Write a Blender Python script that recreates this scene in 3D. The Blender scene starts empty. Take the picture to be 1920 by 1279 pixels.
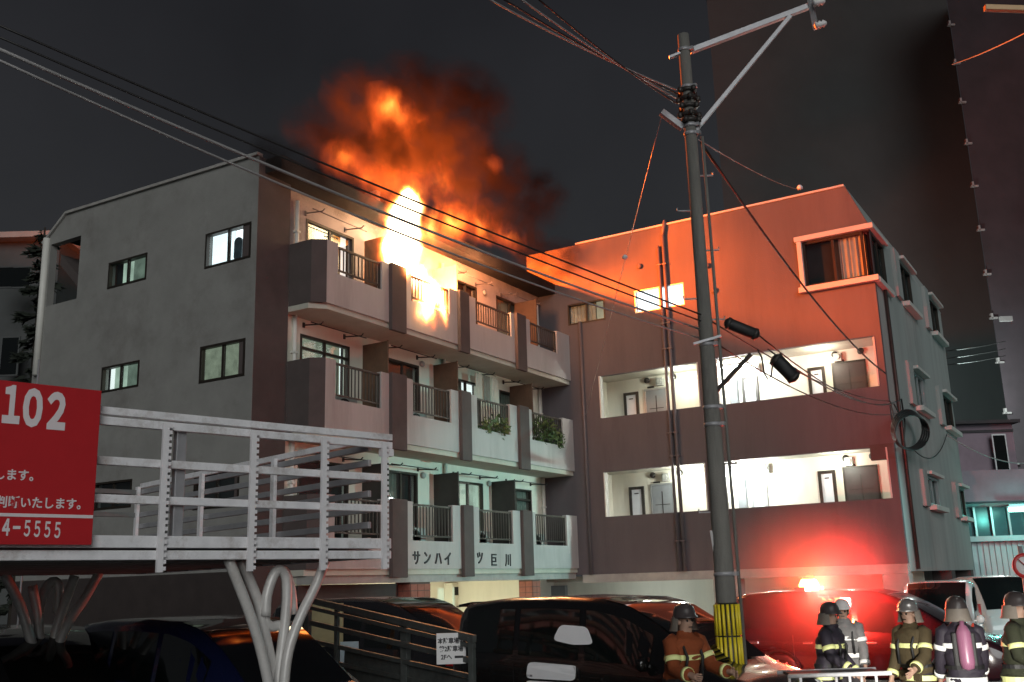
import bpy, bmesh, math, random
from mathutils import Vector, Matrix, noise
random.seed(7)
scene = bpy.context.scene
COL = scene.collection
PI = math.pi
R = math.radians

# ------------------------------------------------------------------ camera
GZ = 0.4                                    # street level
EYE = Vector((0.0, 0.0, 2.3))
CF = Vector((0.83357, 0.50056, 0.23365)).normalized()
CR = Vector((0.52065, -0.85326, -0.02947)).normalized()
CU = CR.cross(CF).normalized()
FPX = 1904.9
cam_data = bpy.data.cameras.new("camera")
cam_data.sensor_width = 36.0
cam_data.lens = FPX / 1920.0 * 36.0
cam_data.clip_start = 0.1
cam_data.clip_end = 600.0
cam = bpy.data.objects.new("camera", cam_data)
COL.objects.link(cam)
cam.matrix_world = Matrix(((CR.x, CU.x, -CF.x, EYE.x), (CR.y, CU.y, -CF.y, EYE.y), (CR.z, CU.z, -CF.z, EYE.z), (0, 0, 0, 1)))
scene.camera = cam

def ray(px, py): return CF + CR * ((px - 960) / FPX) + CU * ((639.5 - py) / FPX)
def on_x(px, py, X): d = ray(px, py); return EYE + d * (X / d.x)
def on_y(px, py, Y): d = ray(px, py); return EYE + d * (Y / d.y)
def on_z(px, py, Z): d = ray(px, py); return EYE + d * ((Z - EYE.z) / d.z)
def at(px, py, t): return EYE + ray(px, py) * t

# ------------------------------------------------------------------ sky, night glow, exposure
world = bpy.data.worlds.new("World"); scene.world = world; world.use_nodes = True
wn, wl = world.node_tree.nodes, world.node_tree.links
wn.clear()
wo = wn.new("ShaderNodeOutputWorld"); bg = wn.new("ShaderNodeBackground")
tc = wn.new("ShaderNodeTexCoord"); sx = wn.new("ShaderNodeSeparateXYZ"); rp = wn.new("ShaderNodeValToRGB")
wl.new(tc.outputs["Generated"], sx.inputs[0]); wl.new(sx.outputs[2], rp.inputs[0])
e = rp.color_ramp.elements
e[0].position = 0.0; e[0].color = (0.034, 0.036, 0.038, 1)
e[1].position = 0.75; e[1].color = (0.0112, 0.0110, 0.0145, 1)
nz = wn.new("ShaderNodeTexNoise"); nz.inputs["Scale"].default_value = 2.2; nz.inputs["Detail"].default_value = 5
mr = wn.new("ShaderNodeMapRange"); mr.inputs[1].default_value = 0.3; mr.inputs[2].default_value = 0.7
mr.inputs[3].default_value = 0.75; mr.inputs[4].default_value = 1.25
wl.new(tc.outputs["Generated"], nz.inputs["Vector"]); wl.new(nz.outputs[0], mr.inputs[0])
wl.new(rp.outputs[0], bg.inputs[0]); wl.new(mr.outputs[0], bg.inputs[1]); wl.new(bg.outputs[0], wo.inputs[0])

sun_d = bpy.data.lights.new("sun", "SUN"); sun_d.energy = 1.1; sun_d.angle = R(35); sun_d.color = (0.96, 0.985, 0.97)
sun = bpy.data.objects.new("sun", sun_d); COL.objects.link(sun)
sun.rotation_euler = Vector((0.74, 0.58, -0.34)).to_track_quat("-Z", "Y").to_euler()

scene.render.engine = "CYCLES"
scene.view_settings.view_transform = "Standard"; scene.view_settings.look = "None"
scene.view_settings.exposure = 0.0; scene.view_settings.gamma = 1.0
scene.view_settings.use_curve_mapping = False
scene.cycles.use_denoising = True
scene.cycles.volume_step_rate = 0.35
scene.cycles.volume_max_steps = 256
scene.cycles.max_bounces = 5; scene.cycles.diffuse_bounces = 3; scene.cycles.glossy_bounces = 3
scene.cycles.transparent_max_bounces = 12; scene.cycles.volume_bounces = 0
scene.cycles.sample_clamp_indirect = 6.0; scene.cycles.sample_clamp_direct = 0.0

def point(name, loc, power, color, size=0.1, parent=None):
    d = bpy.data.lights.new(name, "POINT"); d.energy = power; d.color = color; d.shadow_soft_size = size
    o = bpy.data.objects.new(name, d); COL.objects.link(o); o.location = loc
    return o

# ------------------------------------------------------------------ materials
def mat(name, col, rough=0.7, metal=0.0, vary=0.15, scale=3.0, bump=0.0, bscale=40.0, spec=0.5, coat=0.0, dirt=None, dirt_amt=0.0, streak=False):
    m = bpy.data.materials.new(name); m.use_nodes = True
    nt = m.node_tree; n = nt.nodes; l = nt.links
    b = n["Principled BSDF"]
    b.inputs["Roughness"].default_value = rough; b.inputs["Metallic"].default_value = metal
    b.inputs["Specular IOR Level"].default_value = spec; b.inputs["Coat Weight"].default_value = coat
    b.inputs["Base Color"].default_value = (*col, 1)
    if vary or dirt:
        t = n.new("ShaderNodeTexCoord"); mp = n.new("ShaderNodeMapping")
        if streak: mp.inputs["Scale"].default_value = (1, 1, 0.15)
        l.new(t.outputs["Object"], mp.inputs[0])
        a = n.new("ShaderNodeTexNoise"); a.inputs["Scale"].default_value = scale; a.inputs["Detail"].default_value = 6; a.inputs["Roughness"].default_value = 0.65
        l.new(mp.outputs[0], a.inputs["Vector"])
        r = n.new("ShaderNodeValToRGB"); r.color_ramp.elements[0].position = 0.3; r.color_ramp.elements[1].position = 0.7
        lo = [c * (1 - vary) for c in col]; hi = [min(1, c * (1 + vary)) for c in col]
        r.color_ramp.elements[0].color = (*lo, 1); r.color_ramp.elements[1].color = (*hi, 1)
        l.new(a.outputs[0], r.inputs[0]); out = r.outputs[0]
        if dirt:
            a2 = n.new("ShaderNodeTexNoise"); a2.inputs["Scale"].default_value = scale * 0.45; a2.inputs["Detail"].default_value = 8; a2.inputs["Roughness"].default_value = 0.75
            l.new(mp.outputs[0], a2.inputs["Vector"])
            r2 = n.new("ShaderNodeMapRange"); r2.inputs[1].default_value = 0.5; r2.inputs[2].default_value = 0.72; r2.inputs[3].default_value = 0; r2.inputs[4].default_value = dirt_amt
            l.new(a2.outputs[0], r2.inputs[0])
            mx = n.new("ShaderNodeMix"); mx.data_type = "RGBA"; mx.inputs["B"].default_value = (*dirt, 1)
            l.new(r2.outputs[0], mx.inputs["Factor"]); l.new(out, mx.inputs["A"]); out = mx.outputs["Result"]
        l.new(out, b.inputs["Base Color"])
    if bump:
        t2 = n.new("ShaderNodeTexCoord"); a3 = n.new("ShaderNodeTexNoise"); a3.inputs["Scale"].default_value = bscale; a3.inputs["Detail"].default_value = 4
        l.new(t2.outputs["Object"], a3.inputs["Vector"])
        bp = n.new("ShaderNodeBump"); bp.inputs["Strength"].default_value = bump; bp.inputs["Distance"].default_value = 0.02
        l.new(a3.outputs[0], bp.inputs["Height"]); l.new(bp.outputs[0], b.inputs["Normal"])
    return m

def emit(name, col, strength, vary=0.0, scale=2.0):
    m = bpy.data.materials.new(name); m.use_nodes = True
    nt = m.node_tree; n = nt.nodes; l = nt.links; n.clear()
    o = n.new("ShaderNodeOutputMaterial"); s = n.new("ShaderNodeEmission")
    s.inputs[0].default_value = (*col, 1); s.inputs[1].default_value = strength
    if vary:
        t = n.new("ShaderNodeTexCoord"); a = n.new("ShaderNodeTexNoise"); a.inputs["Scale"].default_value = scale; a.inputs["Detail"].default_value = 3
        r = n.new("ShaderNodeMapRange"); r.inputs[1].default_value = 0.3; r.inputs[2].default_value = 0.7; r.inputs[3].default_value = strength * (1 - vary); r.inputs[4].default_value = strength * (1 + vary)
        l.new(t.outputs["Object"], a.inputs["Vector"]); l.new(a.outputs[0], r.inputs[0]); l.new(r.outputs[0], s.inputs[1])
    l.new(s.outputs[0], o.inputs[0])
    return m

def glass_mat(name, tint=(0.9, 0.95, 0.95), gloss=0.10, rough=0.03):
    m = bpy.data.materials.new(name); m.use_nodes = True
    nt = m.node_tree; n = nt.nodes; l = nt.links; n.clear()
    o = n.new("ShaderNodeOutputMaterial"); t = n.new("ShaderNodeBsdfTransparent"); t.inputs[0].default_value = (*tint, 1)
    g = n.new("ShaderNodeBsdfGlossy"); g.inputs["Roughness"].default_value = rough
    x = n.new("ShaderNodeMixShader"); x.inputs[0].default_value = gloss
    l.new(t.outputs[0], x.inputs[1]); l.new(g.outputs[0], x.inputs[2]); l.new(x.outputs[0], o.inputs[0])
    return m

M = {}
M["grey_render"] = mat("grey_render", (0.265, 0.262, 0.248), 0.9, vary=0.12, scale=1.2, bump=0.25, bscale=60, dirt=(0.15, 0.135, 0.125), dirt_amt=0.6)
M["brown_render"] = mat("brown_render", (0.088, 0.070, 0.067), 0.9, vary=0.12, scale=2.0, bump=0.25, bscale=70, dirt=(0.06, 0.05, 0.05), dirt_amt=0.5)
M["front_render"] = mat("front_render", (0.44, 0.42, 0.41), 0.85, vary=0.08, scale=1.6, bump=0.2, bscale=60, dirt=(0.22, 0.2, 0.19), dirt_amt=0.5, streak=True)
M["wing_render"] = mat("wing_render", (0.112, 0.098, 0.106), 0.9, vary=0.1, scale=1.4, bump=0.35, bscale=45, dirt=(0.062, 0.055, 0.06), dirt_amt=0.55, streak=True)
M["side_render"] = mat("side_render", (0.34, 0.35, 0.34), 0.9, vary=0.12, scale=1.2, bump=0.3, bscale=60, dirt=(0.16, 0.15, 0.14), dirt_amt=0.55, streak=True)
M["cream_wall"] = mat("cream_wall", (0.74, 0.72, 0.62), 0.85, vary=0.05, scale=2.0, bump=0.1, dirt=(0.5, 0.46, 0.38), dirt_amt=0.4, streak=True)
M["soffit"] = mat("soffit", (0.50, 0.49, 0.42), 0.9, vary=0.08, scale=2.0, dirt=(0.3, 0.27, 0.22), dirt_amt=0.5)
M["concrete"] = mat("concrete", (0.36, 0.35, 0.33), 0.9, vary=0.14, scale=2.5, bump=0.3, dirt=(0.2, 0.19, 0.18), dirt_amt=0.5)
M["asphalt"] = mat("asphalt", (0.045, 0.046, 0.05), 0.55, vary=0.3, scale=6, bump=0.5, bscale=120, dirt=(0.03, 0.03, 0.035), dirt_amt=0.6)
M["bronze_frame"] = mat("bronze_frame", (0.035, 0.028, 0.022), 0.45, metal=0.3, vary=0.1)
M["alu_frame"] = mat("alu_frame", (0.45, 0.46, 0.47), 0.4, metal=0.6, vary=0.05)
M["white_trim"] = mat("white_trim", (0.55, 0.53, 0.50), 0.7, vary=0.06, dirt=(0.4, 0.38, 0.35), dirt_amt=0.4)
M["dark_iron"] = mat("dark_iron", (0.05, 0.045, 0.042), 0.5, metal=0.4, vary=0.2)
M["iron_rail"] = mat("iron_rail", (0.075, 0.066, 0.058), 0.5, metal=0.4, vary=0.2)
M["board_brown"] = mat("board_brown", (0.11, 0.06, 0.035), 0.6, vary=0.2, scale=4)
M["board_dark"] = mat("board_dark", (0.03, 0.028, 0.025), 0.6, vary=0.2, scale=4)
M["board_firelit"] = mat("board_firelit", (0.55, 0.45, 0.25), 0.7, vary=0.15)  # balcony screen with the yellow firelight put into its colour
M["door_grey"] = mat("door_grey", (0.22, 0.235, 0.25), 0.5, vary=0.08)
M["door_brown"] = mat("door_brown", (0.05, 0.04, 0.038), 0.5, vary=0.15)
M["pipe_white"] = mat("pipe_white", (0.72, 0.71, 0.66), 0.5, vary=0.06)
M["pipe_grey"] = mat("pipe_grey", (0.13, 0.11, 0.115), 0.5, vary=0.1)
M["glass"] = glass_mat("glass")
M["dark_glass"] = glass_mat("dark_glass", (0.35, 0.38, 0.4), 0.16)
M["dimmed_sooty_wall"] = mat("dimmed_sooty_wall", (0.40, 0.33, 0.31), 0.9, vary=0.15, scale=1.5, dirt=(0.07, 0.06, 0.055), dirt_amt=0.7)  # cream darkened to tame the firelight on the top storey, plus soot stains
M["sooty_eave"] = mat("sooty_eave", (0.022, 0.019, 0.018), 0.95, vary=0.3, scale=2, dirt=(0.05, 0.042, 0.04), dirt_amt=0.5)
M["mirror_blue"] = mat("mirror_blue", (0.05, 0.075, 0.09), 0.4, vary=0.5, scale=6)
M["room_dark"] = mat("room_dark", (0.02, 0.02, 0.02), 0.9, vary=0.3)
M["curtain"] = mat("curtain", (0.5, 0.47, 0.4), 0.9, vary=0.1, scale=3)
M["curtain_dim"] = mat("curtain_dim", (0.2, 0.2, 0.17), 0.9, vary=0.2, scale=3)
M["brick_red"] = mat("brick_red", (0.28, 0.105, 0.075), 0.85, vary=0.2, scale=5)
M["mortar"] = mat("mortar", (0.10, 0.07, 0.06), 0.9, vary=0.1)
M["meter_grey"] = mat("meter_grey", (0.38, 0.38, 0.36), 0.5, vary=0.05)
M["lit_white"] = emit("lit_white", (0.93, 0.97, 1.0), 2.6, 0.08)
M["lit_room"] = emit("lit_room", (0.86, 0.96, 1.0), 1.7, 0.12, 1.2)
M["lit_green"] = emit("lit_green", (0.72, 0.92, 0.74), 0.6, 0.35, 2.0)
M["lit_green_dim"] = emit("lit_green_dim", (0.50, 0.66, 0.52), 0.26, 0.35, 3.0)
M["lit_curtain"] = emit("lit_curtain", (0.72, 0.82, 0.60), 0.30, 0.3, 4.0)
M["lit_strip"] = emit("lit_strip", (0.95, 1.0, 0.96), 1.3, 0.05)
M["lit_warm"] = emit("lit_warm", (1.0, 0.80, 0.52), 0.45, 0.2)
M["lit_pink"] = emit("lit_pink", (1.0, 0.82, 0.75), 1.3, 0.1)
M["lamp_white"] = emit("lamp_white", (0.95, 1.0, 1.0), 25.0)
M["lamp_teal"] = emit("lamp_teal", (0.35, 1.0, 0.85), 14.0)
M["black_rubber"] = mat("black_rubber", (0.012, 0.012, 0.013), 0.6, vary=0.2)
M["cable"] = mat("cable", (0.022, 0.02, 0.02), 0.5, vary=0.1)
M["cable_grey"] = mat("cable_grey", (0.34, 0.33, 0.33), 0.45, vary=0.1)
M["pole_concrete"] = mat("pole_concrete", (0.17, 0.165, 0.15), 0.85, vary=0.18, scale=6, bump=0.3, bscale=50, dirt=(0.07, 0.07, 0.065), dirt_amt=0.7, streak=True)
M["galv"] = mat("galv", (0.40, 0.40, 0.42), 0.5, metal=0.35, vary=0.1, scale=8)
M["white_steel"] = mat("white_steel", (0.86, 0.855, 0.88), 0.45, metal=0.0, vary=0.1, scale=7, dirt=(0.30, 0.24, 0.2), dirt_amt=0.65)
M["pink_steel"] = mat("pink_steel", (0.86, 0.84, 0.86), 0.4, metal=0.0, vary=0.06, scale=6)
M["deck_steel"] = mat("deck_steel", (0.22, 0.225, 0.22), 0.5, metal=0.4, vary=0.2)
M["sign_red"] = mat("sign_red", (0.52, 0.022, 0.028), 0.35, vary=0.05, scale=4)
M["sign_white"] = mat("sign_white", (0.82, 0.74, 0.76), 0.5, vary=0.0)
M["plate_white"] = mat("plate_white", (0.75, 0.74, 0.74), 0.5, vary=0.04)
M["reflection_white"] = mat("reflection_white", (0.9, 0.9, 0.92), 0.35, vary=0.03)
M["ink"] = mat("ink", (0.015, 0.015, 0.018), 0.6, vary=0.0)
M["yellow"] = mat("yellow", (0.80, 0.62, 0.03), 0.3, vary=0.05)
M["olive_black"] = mat("olive_black", (0.035, 0.034, 0.02), 0.5, vary=0.1)

# ------------------------------------------------------------------ mesh helpers
class MB:
    def __init__(s): s.v = []; s.f = []; s.sm = []
    def add(s, vs, fs, smooth=False):
        o = len(s.v); s.v += [tuple(v) for v in vs]; s.f += [tuple(i + o for i in f) for f in fs]; s.sm += [smooth] * len(fs); return s
    def box(s, x0, x1, y0, y1, z0, z1):
        v = [(x, y, z) for z in (z0, z1) for y in (y0, y1) for x in (x0, x1)]
        return s.add(v, [(0, 2, 3, 1), (4, 5, 7, 6), (0, 1, 5, 4), (2, 6, 7, 3), (0, 4, 6, 2), (1, 3, 7, 5)])
    def obox(s, c, ax, ay, az, hx, hy, hz):
        c = Vector(c); ax = Vector(ax).normalized(); ay = Vector(ay).normalized(); az = Vector(az).normalized()
        v = [c + ax * (hx * i) + ay * (hy * j) + az * (hz * k) for k in (-1, 1) for j in (-1, 1) for i in (-1, 1)]
        return s.add(v, [(0, 2, 3, 1), (4, 5, 7, 6), (0, 1, 5, 4), (2, 6, 7, 3), (0, 4, 6, 2), (1, 3, 7, 5)])
    def bar(s, a, b, w, h, up=(0, 0, 1)):
        a = Vector(a); b = Vector(b); d = (b - a); L = d.length; d.normalize()
        n = d.cross(Vector(up))
        if n.length < 1e-4: n = d.cross(Vector((1, 0, 0)))
        n.normalize(); u = n.cross(d)
        return s.obox((a + b) / 2, d, n, u, L / 2, w / 2, h / 2)
    def prism(s, poly, d):
        n = len(poly); p = [Vector(q) for q in poly]; d = Vector(d)
        v = p + [q + d for q in p]
        f = [tuple(range(n - 1, -1, -1)), tuple(range(n, 2 * n))] + [(i, (i + 1) % n, n + (i + 1) % n, n + i) for i in range(n)]
        return s.add(v, f)
    def rings(s, rings, caps=True, smooth=True, closed=True):
        n = len(rings[0]); v = [p for r_ in rings for p in r_]; f = []
        for i in range(len(rings) - 1):
            for j in range(n if closed else n - 1):
                k = (j + 1) % n
                f.append((i * n + j, i * n + k, (i + 1) * n + k, (i + 1) * n + j))
        s.add(v, f, smooth)
        if caps:
            o = len(s.v) - len(v)
            s.f.append(tuple(o + j for j in range(n - 1, -1, -1))); s.sm.append(False)
            s.f.append(tuple(o + (len(rings) - 1) * n + j for j in range(n))); s.sm.append(False)
        return s
    def tube(s, pts, r, n=8, caps=True):
        pts = [Vector(p) for p in pts]; rs = r if isinstance(r, (list, tuple)) else [r] * len(pts)
        t0 = (pts[1] - pts[0]).normalized()
        a = t0.cross(Vector((0, 0, 1)))
        if a.length < 0.05: a = t0.cross(Vector((1, 0, 0)))
        a.normalize(); rings = []
        for i, p in enumerate(pts):
            t = (pts[min(i + 1, len(pts) - 1)] - pts[max(i - 1, 0)]).normalized()
            a = (a - t * a.dot(t)).normalized(); b = t.cross(a)
            rings.append([p + (a * math.cos(q) + b * math.sin(q)) * rs[i] for q in [2 * PI * j / n for j in range(n)]])
        return s.rings(rings, caps)
    def lathe(s, c, prof, n=16, axis=(0, 0, 1), caps=True):
        c = Vector(c); z = Vector(axis).normalized(); x = z.orthogonal().normalized(); y = z.cross(x)
        return s.rings([[c + z * h + (x * math.cos(2 * PI * j / n) + y * math.sin(2 * PI * j / n)) * rr for j in range(n)] for rr, h in prof], caps)
    def build(s, name, m, parent=None, bevel=0.0):
        me = bpy.data.meshes.new(name); me.from_pydata(s.v, [], s.f); me.update()
        bm = bmesh.new(); bm.from_mesh(me); bmesh.ops.recalc_face_normals(bm, faces=bm.faces); bm.to_mesh(me); bm.free()
        me.polygons.foreach_set("use_smooth", s.sm + [False] * (len(me.polygons) - len(s.sm)))
        if isinstance(m, str): m = M[m]
        me.materials.append(m)
        return link(name, me, parent, bevel)

def link(name, me, parent=None, bevel=0.0):
    o = bpy.data.objects.new(name, me); COL.objects.link(o)
    if parent is not None:
        o.parent = parent
        root = parent
        off = parent["_loc"] if "_loc" in parent else None
        o.matrix_parent_inverse = Matrix.Identity(4)
    if bevel:
        b = o.modifiers.new("bevel", "BEVEL"); b.width = bevel; b.segments = 2; b.limit_method = "ANGLE"
    return o

def thing(name, label, cat, group=None, loc=None, rotz=0.0):
    o = bpy.data.objects.new(name, None); COL.objects.link(o); o.empty_display_size = 0.2
    if loc is not None: o.location = loc
    o.rotation_euler = (0, 0, rotz)
    o["label"] = label; o["category"] = cat
    if group: o["group"] = group
    return o
def tag(o, label, cat, group=None):
    o["label"] = label; o["category"] = cat
    if group: o["group"] = group
    return o
def struct(o): o["kind"] = "structure"; return o
def stuff(o): o["kind"] = "stuff"; return o
def dup(root, loc=None, rotz=None, label=None):
    r_ = root.copy(); COL.objects.link(r_)
    if loc is not None: r_.location = loc
    if rotz is not None: r_.rotation_euler = (0, 0, rotz)
    if label: r_["label"] = label
    for ch in list(root.children):
        c = ch.copy(); COL.objects.link(c); c.parent = r_
        for g in ch.children:
            d = g.copy(); COL.objects.link(d); d.parent = c
    return r_

# plane frames: kind 'x' is a wall facing -X, 'y' a wall facing -Y; (u, z, d) with d going inwards
def P(pl, u, z, d=0.0):
    k, c = pl
    return (c + d, u, z) if k == "x" else (u, c + d, z)
def pbox(mb, pl, u0, u1, z0, z1, d0, d1):
    k, c = pl
    if u0 > u1: u0, u1 = u1, u0
    if k == "x": return mb.box(c + d0, c + d1, u0, u1, z0, z1)
    return mb.box(u0, u1, c + d0, c + d1, z0, z1)

def wall(mb, pl, u0, u1, z0, z1, th, holes=()):
    us = sorted({u0, u1, *[h[0] for h in holes], *[h[1] for h in holes]}); us = [u for u in us if u0 <= u <= u1]
    zs = sorted({z0, z1, *[h[2] for h in holes], *[h[3] for h in holes]}); zs = [z for z in zs if z0 <= z <= z1]
    fill = {}
    for i in range(len(us) - 1):
        for j in range(len(zs) - 1):
            cu = (us[i] + us[i + 1]) / 2; cz = (zs[j] + zs[j + 1]) / 2
            fill[i, j] = not any(h[0] < cu < h[1] and h[2] < cz < h[3] for h in holes)
    for (i, j), on in fill.items():
        if not on: continue
        a, b, c, d = us[i], us[i + 1], zs[j], zs[j + 1]
        for dd in (0, th): mb.add([P(pl, a, c, dd), P(pl, b, c, dd), P(pl, b, d, dd), P(pl, a, d, dd)], [(0, 1, 2, 3)])
        for (di, dj, e0, e1) in ((-1, 0, (a, c), (a, d)), (1, 0, (b, c), (b, d)), (0, -1, (a, c), (b, c)), (0, 1, (a, d), (b, d))):
            if not fill.get((i + di, j + dj), False):
                mb.add([P(pl, *e0, 0), P(pl, *e1, 0), P(pl, *e1, th), P(pl, *e0, th)], [(0, 1, 2, 3)])
    return mb

def curtain_mesh(mb, pl, u0, u1, z0, z1, d, amp=0.02, wl=0.13):
    n = max(6, int(abs(u1 - u0) / wl * 6)); vs = []
    for i in range(n + 1):
        u = u0 + (u1 - u0) * i / n
        dd = d + amp * math.sin(i * 2 * PI / 6) + amp * 0.5 * math.sin(i * 1.7)
        vs += [P(pl, u, z0, dd), P(pl, u, z1, dd)]
    mb.add(vs, [(2 * i, 2 * i + 2, 2 * i + 3, 2 * i + 1) for i in range(n)], True)

def window(parent, pl, u0, u1, z0, z1, frame="bronze_frame", back=(("room_dark", 0, 1, "plain"),), fw=0.05, glass="glass", mull=(0.5,), trans=None, name="window"):
    """sliding window set into a hole: frame with sashes (part), panes and what is seen behind them (sub-parts)"""
    mb = MB()
    if u0 > u1: u0, u1 = u1, u0
    pbox(mb, pl, u0, u1, z0, z0 + fw, -0.015, 0.09); pbox(mb, pl, u0, u1, z1 - fw, z1, -0.015, 0.09)
    pbox(mb, pl, u0, u0 + fw, z0 + fw, z1 - fw, -0.013, 0.088); pbox(mb, pl, u1 - fw, u1, z0 + fw, z1 - fw, -0.013, 0.088)
    cuts = [u0 + (u1 - u0) * t for t in mull]
    for c in cuts: pbox(mb, pl, c - fw * 0.55, c + fw * 0.55, z0 + fw, z1 - fw, 0.012, 0.075)
    ztop = z1 - fw
    if trans: pbox(mb, pl, u0 + fw, u1 - fw, trans - fw / 2, trans + fw / 2, 0.0, 0.08)
    w = mb.build(name, frame, parent)
    edges = [u0 + fw] + cuts + [u1 - fw]
    for i in range(len(edges) - 1):
        m2 = MB(); pbox(m2, pl, edges[i] + 0.03, edges[i + 1] - 0.03, z0 + fw, z1 - fw, 0.035 + 0.02 * (i % 2), 0.041 + 0.02 * (i % 2))
        m2.build("pane", glass, w)
    for bi, (m, a, b, kind) in enumerate(back):
        m3 = MB(); ua = u0 + (u1 - u0) * a; ub = u0 + (u1 - u0) * b
        if kind == "plain": pbox(m3, pl, ua, ub, z0, z1, 0.215 + 0.022 * bi, 0.23 + 0.022 * bi); m3.build("interior", m, w)
        else: curtain_mesh(m3, pl, ua, ub, z0 + 0.02, z1, 0.15); m3.build("curtain", m, w)
    return w

# ------------------------------------------------------------------ text
def text_mesh(name, body, size, m, origin, ex, ey, parent=None, depth=0.004, bold=0.0, align="LEFT", sx=1.0):
    cu = bpy.data.curves.new(name, "FONT"); cu.body = body; cu.size = size; cu.extrude = depth / 2; cu.offset = bold; cu.align_x = align
    cu.resolution_u = 3
    t = bpy.data.objects.new(name, cu); COL.objects.link(t)
    dg = bpy.context.evaluated_depsgraph_get(); me = bpy.data.meshes.new_from_object(t.evaluated_get(dg))
    bpy.data.objects.remove(t); bpy.data.curves.remove(cu)
    ex = Vector(ex).normalized(); ey = Vector(ey).normalized(); ez = ex.cross(ey)
    mw = Matrix(((ex.x * sx, ey.x, ez.x, origin[0]), (ex.y * sx, ey.y, ez.y, origin[1]), (ex.z * sx, ey.z, ez.z, origin[2]), (0, 0, 0, 1)))
    me.transform(mw); me.materials.clear(); me.materials.append(M[m] if isinstance(m, str) else m); me.name = name
    return link(name, me, parent)

# ================================================================== THE BUILDING
XC, YA, YW, YF, XB, YD = 15.59, 15.95, 16.1, 15.0, 28.6, 5.31
A_FLOORS = [(2.75, 3.42, 4.35), (5.74, 6.48, 7.38), (8.67, 9.43, 10.17)]      # parapet bottom, notch bottom, parapet top
bld = thing("apartment_building", "four storey grey apartment block in an L shape with a burning top flat", "building")
PX = ("x", XC); PA = ("y", YW); PB = ("x", XB); PD = ("y", YD)

# --- gable end wall
cw = [(16.13, 17.6, 9.62, 10.47), (19.62, 21.05, 9.75, 10.43), (16.2, 17.62, 6.92, 7.77), (19.68, 21.05, 7.12, 7.76), (16.25, 17.64, 4.1, 4.95), (19.7, 21.05, 4.3, 4.95)]
mb = MB(); wall(mb, PX, YA + 0.003, 23.85, 0, 11.5, 0.2, cw + [(22.25, 23.5, 9.72, 11.42)])
mb.build("gable_wall", "grey_render", bld)
mb = MB(); mb.prism([(XC, YA + 0.003, 11.5), (XC, 23.75, 11.5), (XC, 22.93, 12.13), (XC, YA + 0.003, 12.03)], (0.2, 0, 0)); mb.build("gable_top", "grey_render", bld)
mb = MB(); mb.bar((XC + 0.02, YA, 12.07), (XC + 0.02, 22.9, 12.17), 0.18, 0.07); mb.bar((XC + 0.02, 22.9, 12.17), (XC + 0.02, 23.8, 11.5), 0.18, 0.07); mb.build("parapet_cap", "concrete", bld)
# stair recess behind the gable opening
mb = MB(); mb.box(XC + 1.6, XC + 1.7, 22.0, 23.85, 8.0, 11.5); mb.box(XC + 0.2, XC + 1.6, 22.0, 22.1, 8.0, 11.5); mb.box(XC + 0.2, XC + 1.6, 22.1, 23.85, 9.5, 9.6)
mb.prism([(XC + 0.25, 22.1, 9.7), (XC + 0.25, 23.4, 10.9), (XC + 0.25, 23.4, 11.2), (XC + 0.25, 22.1, 10.0)], (1.2, 0, 0)); mb.build("stair_recess", "brown_render", bld)
mb = MB(); mb.lathe((XC - 0.05, 23.62, 7.9), [(0.09, 0), (0.09, 3.7)], 10); mb.build("drainpipe", "pipe_white", bld)
# gable windows
window(bld, PX, *cw[0], back=(("lit_room", 0.5, 1, "plain"), ("lit_white", 0, 0.5, "plain")), frame="bronze_frame")
window(bld, PX, *cw[1], back=(("lit_green_dim", 0, 0.52, "plain"), ("lit_green", 0.52, 0.82, "plain"), ("room_dark", 0.82, 1, "plain")))
window(bld, PX, *cw[2], back=(("lit_curtain", 0, 0.55, "c"), ("lit_curtain", 0.5, 1, "c"), ("lit_green_dim", 0, 1, "plain")), fw=0.06)
window(bld, PX, *cw[3], back=(("lit_green_dim", 0, 0.5, "plain"), ("lit_green", 0.5, 0.86, "plain"), ("lit_strip", 0.86, 1, "plain")))
window(bld, PX, *cw[4], back=(("room_dark", 0, 1, "plain"),)); window(bld, PX, *cw[5], back=(("room_dark", 0, 1, "plain"),))
# the mirror and cupboard shapes seen through the brightest pane
mb = MB(); mb.rings([[(XC + x_, 16.72 + 0.13 * math.cos(2 * PI * j / 24), 10.0 + 0.13 * math.sin(2 * PI * j / 24) + (0.14 if math.sin(2 * PI * j / 24) > 0 else -0.17)) for j in range(24)] for x_ in (0.17, 0.2)], smooth=False); o = mb.build("mirror", "mirror_blue", bld)

mb = MB(); mb.box(XC - 0.03, XC - 0.002, YA + 0.01, 23.85, GZ, 2.75); mb.build("shaded_base", "door_brown", bld)  # dark band painted for the shade on the lower gable
mb = MB(); mb.box(16.64, 20.13, 15.5, 15.6, GZ, 2.43); mb.build("ground_wall", "door_brown", bld)  # dark brown stands in for the unlit ground floor
# --- corner pillar, brown
mb = MB(); mb.box(XC + 0.005, 16.63, YA, 16.4, 0, 12.03); mb.build("corner_pillar", "brown_render", bld)

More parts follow.
